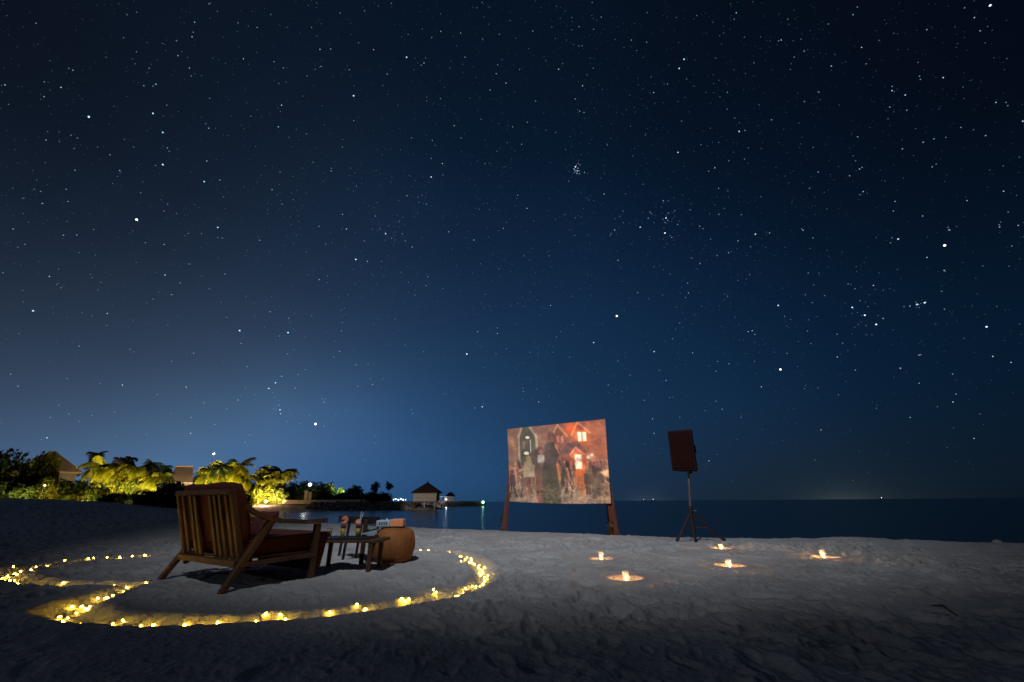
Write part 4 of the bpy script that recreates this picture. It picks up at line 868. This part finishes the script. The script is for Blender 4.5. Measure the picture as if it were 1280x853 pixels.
def uplight(px, d, aim_px, aim_y, aim_d, energy, color, label, ang=95, z=None, group='garden uplights'):
    b = at(px, 630, d); gz2 = hz(b.x, b.y) if z is None else z
    t = empty('garden_uplight', (b.x, b.y, gz2 + .02), 0, label, 'lamp', group)
    tg = at(aim_px, aim_y, aim_d); aim = tg - Vector((b.x, b.y, gz2 + .4))
    o = link('hood', lamp_hood, None, t); o.rotation_euler = aim.to_track_quat('Z', 'Y').to_euler(); o.location = (0, 0, .08)
    add_light(lampdata('SPOT', energy, color, .12, ang, .8), Vector((0, 0, .10)) + aim.normalized() * .30, aim, t, 'spot_light')
YEL = (1.0, .78, .06); WARM = (1.0, .72, .30); PALE = (.80, .95, .75)

# far left thicket
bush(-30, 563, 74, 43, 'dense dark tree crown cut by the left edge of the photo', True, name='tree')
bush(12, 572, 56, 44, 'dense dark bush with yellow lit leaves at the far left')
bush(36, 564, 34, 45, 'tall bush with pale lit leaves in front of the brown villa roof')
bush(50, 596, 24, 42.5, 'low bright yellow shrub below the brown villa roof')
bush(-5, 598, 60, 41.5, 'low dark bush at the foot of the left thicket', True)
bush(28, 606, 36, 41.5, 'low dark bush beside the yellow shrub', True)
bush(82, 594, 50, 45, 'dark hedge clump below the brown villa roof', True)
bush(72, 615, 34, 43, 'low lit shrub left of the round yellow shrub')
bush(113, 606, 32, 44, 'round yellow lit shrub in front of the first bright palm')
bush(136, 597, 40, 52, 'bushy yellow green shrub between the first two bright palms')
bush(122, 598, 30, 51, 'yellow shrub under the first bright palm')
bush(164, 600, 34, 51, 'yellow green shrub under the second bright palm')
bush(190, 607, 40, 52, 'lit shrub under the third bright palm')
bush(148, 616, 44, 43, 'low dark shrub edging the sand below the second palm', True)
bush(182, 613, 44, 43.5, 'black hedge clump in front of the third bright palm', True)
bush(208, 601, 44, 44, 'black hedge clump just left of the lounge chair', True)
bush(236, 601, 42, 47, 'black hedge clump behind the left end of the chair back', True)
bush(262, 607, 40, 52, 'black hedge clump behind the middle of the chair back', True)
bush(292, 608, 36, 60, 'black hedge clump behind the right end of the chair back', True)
palm(112, 586, 20, 51, 'bright yellow palm right of the brown villa roof')
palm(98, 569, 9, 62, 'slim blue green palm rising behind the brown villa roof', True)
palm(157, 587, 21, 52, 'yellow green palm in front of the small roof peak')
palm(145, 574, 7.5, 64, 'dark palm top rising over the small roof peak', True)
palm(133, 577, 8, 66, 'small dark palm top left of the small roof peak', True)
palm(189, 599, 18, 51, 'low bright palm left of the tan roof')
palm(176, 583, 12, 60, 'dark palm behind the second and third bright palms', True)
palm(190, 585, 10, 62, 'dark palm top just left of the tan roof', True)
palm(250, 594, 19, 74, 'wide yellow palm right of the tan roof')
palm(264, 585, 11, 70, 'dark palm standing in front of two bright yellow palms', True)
palm(286, 586, 19, 76, 'tall bright yellow palm behind the lounge chair')
palm(300, 600, 14, 78, 'small bright palm half hidden by the lounge chair')
palm(322, 590, 13, 100, 'yellow palm left of the tallest bright far palm')
palm(345, 592, 16, 102, 'bright round palm standing alone at the end of the lit row', n_=30)
palm(334, 602, 15, 101, 'low yellow palm between the two end palms')
bush(322, 600, 40, 102, 'yellow lit bush at the foot of the end palms')
bush(342, 608, 28, 101, 'small lit bush under the round end palm')
bush(250, 597, 44, 76, 'bright bush mass under the wide yellow palm')
bush(280, 597, 46, 78, 'bright yellow bush mass behind the chair back')
bush(301, 604, 26, 80, 'small lit bush at the right end of the chair back')
palm(131, 595, 13, 51.5, 'small yellow palm between the first two bright palms')
palm(173, 595, 14, 52.5, 'small yellow green palm between the second and third bright palms')
palm(269, 597, 15, 75, 'yellow palm behind the dark palm near the chair back')
# uplights in front of their palms
uplight(114, 46.6, 112, 588, 51, 6500, YEL, 'uplight under the bright palm by the brown roof', 110)
uplight(134, 46.8, 136, 596, 52, 3600, (1.0, .80, .10), 'uplight under the bushy shrub between the palms', 110)
uplight(156, 46.6, 158, 592, 52, 6000, (1.0, .84, .14), 'uplight under the palm by the small roof peak', 110)
uplight(192, 46.6, 192, 600, 51, 6000, (1.0, .92, .10), 'uplight under the palm left of the tan roof', 110)
uplight(250, 68.5, 252, 594, 75, 15000, (.98, .95, .08), 'uplight under the wide yellow palm', 110)
uplight(284, 69.5, 284, 590, 76, 18000, YEL, 'uplight under the tall yellow palm', 110)
uplight(322, 95, 324, 596, 102, 20000, (1.0, .84, .12), 'uplight under the left end palm')
uplight(346, 96, 345, 596, 102, 24000, (1.0, .84, .22), 'uplight under the round end palm')
uplight(56, 40.6, 50, 602, 42.5, 700, (1.0, .72, .08), 'uplight under the yellow shrub at left')
uplight(26, 39.6, 24, 586, 44, 1300, (1.0, .80, .14), 'uplight under the left thicket', 80)
uplight(105, 42.0, 110, 614, 44, 420, (.95, .85, .12), 'uplight before the round yellow shrub', 120)
uplight(72, 41.3, 74, 616, 43, 120, (.95, .85, .12), 'uplight before the low lit shrub', 120)
uplight(8, 39.6, 0, 620, 41, 100, (.9, .8, .2), 'uplight at the far left foot of the thicket', 120)
uplight(160, 41.4, 160, 622, 43, 70, (1.0, .75, .3), 'uplight at the sand edge below the palms', 120)

# far headland greenery
HG = at(400, 625, 112).z
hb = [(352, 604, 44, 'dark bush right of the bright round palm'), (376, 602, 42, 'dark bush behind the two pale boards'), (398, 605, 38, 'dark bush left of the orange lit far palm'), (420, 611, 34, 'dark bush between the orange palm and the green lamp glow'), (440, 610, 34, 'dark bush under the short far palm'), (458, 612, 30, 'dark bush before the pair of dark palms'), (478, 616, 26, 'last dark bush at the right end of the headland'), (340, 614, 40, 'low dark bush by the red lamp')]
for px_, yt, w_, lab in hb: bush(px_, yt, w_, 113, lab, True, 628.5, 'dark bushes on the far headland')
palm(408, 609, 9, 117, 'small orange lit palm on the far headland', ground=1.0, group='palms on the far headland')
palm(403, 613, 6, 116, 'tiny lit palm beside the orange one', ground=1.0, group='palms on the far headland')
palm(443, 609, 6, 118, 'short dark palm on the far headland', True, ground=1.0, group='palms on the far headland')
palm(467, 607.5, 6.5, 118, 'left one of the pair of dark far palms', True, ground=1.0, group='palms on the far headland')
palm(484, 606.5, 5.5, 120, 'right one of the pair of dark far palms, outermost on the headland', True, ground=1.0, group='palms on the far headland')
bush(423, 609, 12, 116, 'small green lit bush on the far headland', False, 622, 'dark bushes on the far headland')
uplight(409, 114.6, 408, 609, 117, 16000, (1.0, .58, .20), 'orange uplight on the far headland', 120, z=4.0)
uplight(425, 112.0, 423, 611, 115, 5000, (.75, 1.0, .35), 'green uplight on the far headland', 120, z=3.6)

def globe_lamp(px, py, d, rpx, material, energy, color, label, name='globe_lamp', ground=None):
    c = at(px, py, d); g = hz(c.x, c.y) if ground is None else ground; r_ = (at(px + rpx, py, d) - c).length
    t = empty(name, (c.x, c.y, g), 0, label, 'lamp')
    MB().tube([(0, 0, -.1), (0, 0, c.z - g - r_ * .8)], max(.035, r_ * .12), 6).build('pole', M['fixture'], t)
    MB().lathe([(.01, -r_), (r_ * .7, -r_ * .7), (r_, 0), (r_ * .7, r_ * .7), (.01, r_)], 12, cap=False).build('globe', material, t, loc=(0, 0, c.z - g), smooth=True)
    if energy: add_light(lampdata('POINT', energy, color, r_ * .5), (0, -r_ * 1.6, c.z - g), None, t, 'lamp_light')
    return t
globe_lamp(387.5, 606, 110, 2.0, M['lamp_white'], 80, (.8, 1, .95), 'white globe lamp shining above the dark far bushes', ground=1)
globe_lamp(381, 606, 118, .9, M['lamp_white'], 0, None, 'tiny white lamp beside the white globe lamp', ground=1)
globe_lamp(267.5, 567.5, 80, 1.0, M['lamp_white'], 200, (.8, 1, 1), 'small white globe in place of a white lit palm top high between the bright palms', ground=1)  # glowing globe and pole stand in for a white lit palm top
globe_lamp(439, 613, 116, .9, M['lamp_white'], 0, None, 'tiny pale lamp among the far bushes', ground=1)
globe_lamp(332.5, 627, 97.5, 1.7, M['lamp_red'], 800, (1.0, .45, .32), 'glowing red lamp low on the lagoon beach', ground=None)
globe_lamp(56, 607, 41.2, .9, M['lamp_warm'], 0, None, 'tiny warm lamp inside the yellow shrub')

# ------------------------------------------------------------------ villas
def villa(px0, px1, d, yeave, yridge, ridge0, ridge1, label, depth=9, lit=None, wallm='plaster'):
    a = at(px0, yeave, d); b = at(px1, yeave, d); g = hz((a.x + b.x) / 2, d) - .2; r0 = at(ridge0, yridge, d + depth / 2); r1 = at(ridge1, yridge, d + depth / 2)
    ze = at((px0 + px1) / 2, yeave, d).z; zrd = (r0.z + r1.z) / 2
    cx = (a.x + b.x) / 2; t = empty('villa', (cx, d, g), 0, label, 'villa', 'thatched villas behind the palms'); L_ = (b.x - a.x)
    ta_ = math.atan2(cx, d); t.rotation_euler = (0, 0, -ta_); t.scale = (math.cos(ta_), 1, 1)
    MB().box((0, depth / 2, (ze - g) / 2 + .05), (L_ * .84, depth * .84, ze - g)).build('wall', M[wallm], t)
    x0, x1 = -L_ / 2, L_ / 2; z0 = ze - g; pc_ = (px0 + px1) / 2; zrd = at(pc_, yridge, d * (1 + depth / 2 / math.hypot(cx, d))).z; q0 = ((ridge0 - pc_) / (px1 - px0) * L_, depth / 2, zrd - g); q1 = ((ridge1 - pc_) / (px1 - px0) * L_, depth / 2, zrd - g)
    th2 = .22
    vs = [(x0, 0, z0), (x1, 0, z0), (x1, depth, z0), (x0, depth, z0), q0, q1, (x0, 0, z0 - th2), (x1, 0, z0 - th2), (x1, depth, z0 - th2), (x0, depth, z0 - th2)]
    MB().add(vs, [(0, 1, 5, 4), (1, 2, 5), (2, 3, 4, 5), (3, 0, 4), (6, 7, 1, 0), (7, 8, 2, 1), (8, 9, 3, 2), (9, 6, 0, 3), (9, 8, 7, 6)]).build('roof', M['thatch'], t)
    MB().tube([q0, q1] if (Vector(q1) - Vector(q0)).length > .3 else [q0, Vector(q0) + Vector((0, 0, .3))], .16, 6).build('ridge_cap', M['thatch'], t)
    for k in (-.25, .22):
        w2 = MB().box((L_ * k, depth * .08 - .06, (z0) * .5), (1.2, .08, 1.3)).build('window', M['pilewood'], t)
        MB().box((L_ * k, depth * .08 - .11, (z0) * .5), (1.0, .03, 1.1)).build('pane', M['dark_glass'], w2)
villa(20, 106, 56, 589, 566, 50, 62, 'villa with a broad brown thatched roof sloping down to the right at the far left')
villa(122, 168, 62, 591, 572.5, 143, 146, 'villa with a small peaked roof between two bright palms')
villa(208, 241, 60, 603, 583.5, 214, 237, 'villa with a tan flat topped roof left of the lounge chair back')
uplight(228, 53, 224, 592, 61, 19000, (1.0, .80, .50), 'uplight washing the tan roof', 60)
uplight(100, 50.5, 76, 578, 58, 5000, (1.0, .74, .52), 'uplight washing the brown roof', 60)

# ------------------------------------------------------------------ headland: sea wall, rocks, boards, post
zw = at(400, 625.0, 99).z
a = at(352, 626, 99); b = at(455, 626, 99); 
t = MB().box(((a.x + b.x) / 2, 101.2, zw - .45), (b.x - a.x, 3.2, .9)).build('sea_wall', M['concrete'], bevel=.05); tag(t, 'long low pinkish concrete wall along the far headland', 'wall')
a2 = at(456, 627, 99); b2 = at(516, 627.3, 99)
t = MB().box(((a2.x + b2.x) / 2, 101.2, a2.z - .35), (b2.x - a2.x, 2.6, .5)).build('sea_wall', M['concrete'], bevel=.05); t.rotation_euler = (0, 0, 0); tag(t, 'darker lower concrete wall running on to the stilt hut', 'wall')
def rocks(name, label, x0, x1, y0, y1, z0, z1, n_, s0, s1, seed):
    r_ = random.Random(seed); m_ = MB(); bm = bmesh.new(); bmesh.ops.create_icosphere(bm, subdivisions=1, radius=1); bv = [v.co.copy() for v in bm.verts]; bf = [tuple(v.index for v in f.verts) for f in bm.faces]; bm.free()
    for _ in range(n_):
        k = r_.random(); s_ = r_.uniform(s0, s1); c = Vector((r_.uniform(x0, x1), y0 + (y1 - y0) * k + r_.uniform(-.2, .2), z0 + (z1 - z0) * k + r_.uniform(-.12, .12))); rot = Euler((r_.random() * 6, r_.random() * 6, r_.random() * 6)).to_matrix()
        m_.add([c + rot @ Vector((v.x * s_ * r_.uniform(.8, 1.2), v.y * s_ * r_.uniform(.7, 1.1), v.z * s_ * .75)) for v in bv], bf)
    o = m_.build(name, M['rock']); tag(o, label, 'rocks', kind='stuff')
xr0 = at(384, 633, 98.5).x; xr1 = at(518, 633, 98.5).x
rocks('rock_bank', 'dark rock bank along the far headland below the wall', xr0, xr1, 97.3, 99.9, WZ - .2, zw - .85, 900, .35, .75, 3)
rocks('rock_bank', 'few dark rocks in the water under the stilt hut', at(519, 637, 98.5).x, at(534, 637, 98.5).x, 98.5, 101, WZ, WZ + .35, 26, .3, .6, 4)
for k, (px_, yt, lab) in enumerate(((379.8, 613.5, 'taller left one of two leaning pale boards on the headland'), (385, 615.5, 'shorter right one of two leaning pale boards on the headland'))):
    p = at(px_, 625.5, 100); h_ = at(px_, yt, 100).z - p.z
    o = MB().box((0, 0, h_ / 2), (.78, .12, h_), taper=.9).build('leaning_board', M['concrete'], loc=(p.x, 100.8, zw - .02), bevel=.02); o.rotation_euler = (0, R(-5), 0); tag(o, lab, 'board', 'pale boards on the headland')
p = at(453, 626, 98); h_ = at(453, 616.5, 98).z + .9
t = empty('marker_post', (p.x, 97.0, WZ - .1), 0, 'thin dark green post rising above the far sea wall', 'post'); MB().tube([(0, 0, -.3), (0, 0, h_)], .14, 8).build('pole', M['darkleaf'], t); MB().lathe([(.2, 0), (.2, .25), (.01, .4)], 8, c=(0, 0, h_)).build('cap', M['darkleaf'], t)

# ------------------------------------------------------------------ stilt hut
HD = 99.0
z_f = at(531, 626.6, HD).z; z_e = at(531, 615.6, HD).z; z_a = at(531, 602.3, HD).z
xl = at(516.8, 620, HD).x; xr = at(545.5, 620, HD).x; hw = (xr - xl) / 2; hx = (xl + xr) / 2; dpt = 4.6
t = empty('stilt_hut', (hx, HD, WZ), 0, 'pale boarded hut with a dark pyramid roof standing on stilts over the water', 'hut')
H0, H1, H2 = z_f - WZ, z_e - WZ, z_a - WZ
MB().box((0, dpt / 2, (H0 + H1) / 2), (2 * hw - .1, dpt - .1, H1 - H0)).build('wall', M['pilewood'], t)
NB = 7; bh = (H1 - H0) / NB
bm_ = {}
for s_ in (-1, 1):
    me = MB().box((0, 0, 0), (hw - .16, .05, bh * .68)).mesh('board'); me.materials.append(M['hutboard'])
    for k in range(NB):
        o = bpy.data.objects.new('board', me); col.objects.link(o); o.parent = t; o.location = (s_ * (hw / 2 + .0), .015 - .02, H0 + bh * (k + .5)); o.rotation_euler = (R(8), 0, 0)
me = MB().box((0, 0, 0), (.05, dpt - .3, bh * .68)).mesh('board'); me.materials.append(M['hutboard'])
for k in range(NB):
    for s_ in (-1, 1):
        o = bpy.data.objects.new('board', me); col.objects.link(o); o.parent = t; o.location = (s_ * (hw - .035), dpt / 2, H0 + bh * (k + .5))
for x_ in (-hw + .04, 0, hw - .04): MB().box((x_, -.02, (H0 + H1) / 2), (.12, .14, H1 - H0 + .04)).build('corner_post', M['hutboard'], t)
MB().box((0, dpt / 2, H0 - .13), (2 * hw + .25, dpt + .25, .24)).build('floor_deck', M['pilewood'], t)
ov = .55
vs = [(-hw - ov, -ov, H1), (hw + ov, -ov, H1), (hw + ov, dpt + ov, H1), (-hw - ov, dpt + ov, H1), (0, dpt / 2, H2), (-hw - ov, -ov, H1 - .2), (hw + ov, -ov, H1 - .2), (hw + ov, dpt + ov, H1 - .2), (-hw - ov, dpt + ov, H1 - .2)]
MB().add(vs, [(0, 1, 4), (1, 2, 4), (2, 3, 4), (3, 0, 4), (5, 6, 1, 0), (6, 7, 2, 1), (7, 8, 3, 2), (8, 5, 0, 3), (8, 7, 6, 5)]).build('roof', M['thatch_dark'], t)
MB().tube([(0, dpt / 2, H2 - .15), (0, dpt / 2, H2 + .35)], [.18, .05], 8).build('finial', M['thatch_dark'], t)
for x_ in (-hw + .15, 0, hw - .3):
    for y_ in (.2, dpt - .2): MB().tube([(x_, y_, -1.2), (x_, y_, H0 - .2)], .13, 8).build('stilt', M['hutboard'], t)
MB().box((0, dpt - .1, (H0 - .5) / 2), (2 * hw - .5, .1, H0 - .35)).build('back_panel', M['concrete'], t)
# floodlight added in front of the hut to brighten its walls
p = at(508, 633, 91); 
t = empty('added_hut_floodlight', (p.x + 0, 88.0, WZ - .3), 0, 'small floodlight on a stake in the shallow water, added to light the stilt hut', 'lamp')
MB().tube([(0, 0, -.6), (0, 0, .55)], .03, 6).build('stake', M['fixture'], t)
add_light(lampdata('SPOT', 1700, (1.0, .88, .74), .1, 62, .6), (0, 0, .62), Vector((hx, HD, z_f + .6)) - Vector((p.x, 88, .1)), t, 'spot_light')

# ------------------------------------------------------------------ pier with pavilion and lamps
PD = 170.0
x0 = at(546, 627, PD).x; x1 = at(607, 627, PD).x; zd = at(580, 626.6, PD).z; L_ = x1 - x0
t = empty('pier', (x0, PD, WZ), 0, 'long dark timber pier running out to the right of the stilt hut', 'pier')
MB().box((L_ / 2, 1.6, zd - WZ - .25), (L_, 3.2, .5)).build('deck', M['pilewood'], t)
MB().box((L_ / 2, 1.9, (zd - WZ - .8) / 2), (L_ - .4, 1.8, zd - WZ - .6)).build('core', M['rock'], t)
pile = MB().tube([(0, 0, -1.5), (0, 0, zd - WZ - .5)], .16, 7).mesh('pile'); pile.materials.append(M['pilewood'])
for k in range(20):
    for y_ in (.2, 3.0):
        o = bpy.data.objects.new('pile', pile); col.objects.link(o); o.parent = t; o.location = (.4 + k * (L_ - .8) / 19, y_, 0)
px_c = 562.5; c = at(px_c, 622, PD); hp = at(px_c, 620.6, PD).z - zd; ha = at(px_c, 615.5, PD).z - zd; ww = (at(569, 622, PD) - at(556.5, 622, PD)).length
t = empty('pier_pavilion', (c.x, PD + 1.5, zd), 0, 'small open pavilion with dark roof and white posts on the pier', 'pavilion')
for x_ in (-ww * .38, -ww * .13, ww * .13, ww * .38):
    for y_ in (-1.1, 1.1): MB().box((x_, y_, hp / 2), (.16, .16, hp)).build('post', M['white'], t)
MB().add([(-ww / 2, -1.5, hp), (ww / 2, -1.5, hp), (ww / 2, 1.5, hp), (-ww / 2, 1.5, hp), (-ww * .2, 0, ha), (ww * .15, 0, ha)], [(0, 1, 5, 4), (1, 2, 5), (2, 3, 4, 5), (3, 0, 4), (3, 2, 1, 0)]).build('roof', M['thatch_dark'], t)
MB().box((0, 1.25, hp * .5), (ww * .7, .06, hp * .8)).build('back_screen', M['white'], t)
c = at(553.5, 623, PD); t = empty('white_frame', (c.x, PD + 1.2, zd), 0, 'white open frame on the pier between hut and pavilion', 'frame')
hf_ = at(553.5, 621.3, PD).z - zd
for x_ in (-1.0, .6, 1.5): MB().box((x_, 0, hf_ / 2), (.22, .22, hf_)).build('post', M['white'], t)
MB().box((-.3, 0, hf_ + .1), (4.2, .3, .2)).build('beam', M['white'], t)
globe_lamp(548, 626, PD - 1, 1.0, M['lamp_warm'], 350, (1, .85, .7), 'warm lamp at the hut end of the pier', ground=zd)
globe_lamp(558, 624.5, PD - 2.5, .5, M['lamp_white'], 130, (.8, .9, 1), 'small white lamp by the pier pavilion', ground=zd - .4)
globe_lamp(603.8, 628, PD - 1.2, 1.6, M['lamp_green'], 50, (.3, 1, .55), 'green beacon lamp at the outer end of the pier', ground=WZ)
globe_lamp(597, 624.5, PD + 1, .7, M['concrete'], 0, None, 'small unlit lamp near the end of the pier', ground=zd)
for k, px_ in enumerate((491.5, 494.5, 498, 501.5, 504, 507)):
    globe_lamp(px_, 625 - (.9 if k in (1, 3) else 0), 240, .85 if k < 5 else .5, M['lamp_white'], 0, None, ('first', 'second', 'third', 'fourth', 'fifth', 'last')[k] + ' from the left in the row of white quay lamps left of the stilt hut', 'quay_lamp', ground=WZ)
# lights of far ships on the horizon
for k, (px_, dy, s_, lab) in enumerate(((1081, 0, .6, 'tiny white ship light on the horizon at the right'), (808, 0, .6, 'tiny white ship light on the horizon right of the screen'), (797, 0, .35, 'very faint ship light on the horizon beside the screen'))):
    d = 2600.0; dirv = ray(px_, 560); az_ = dirv.x / dirv.y
    t = empty('far_ship', (az_ * d, d, WZ), 0, lab, 'ship', 'ships on the horizon')
    MB().add([(-14, -2, 0), (14, -2, 0), (12, 2, 0), (-12, 2, 0), (-15, -2, 2.2), (17, -2, 3), (12, 2, 3), (-12, 2, 2.2)], [(3, 2, 1, 0), (4, 5, 6, 7), (0, 1, 5, 4), (1, 2, 6, 5), (2, 3, 7, 6), (3, 0, 4, 7)]).build('hull', M['black'], t)
    MB().box((-4, 0, 4), (7, 3, 3)).build('cabin', M['white'], t)
    MB().lathe([(.1, -2.6 * s_), (2.6 * s_, 0), (.1, 2.6 * s_)], 8, c=(0, -2, 8), cap=False).build('mast_light', M['lamp_white'], t)
print('objects', len(bpy.data.objects))
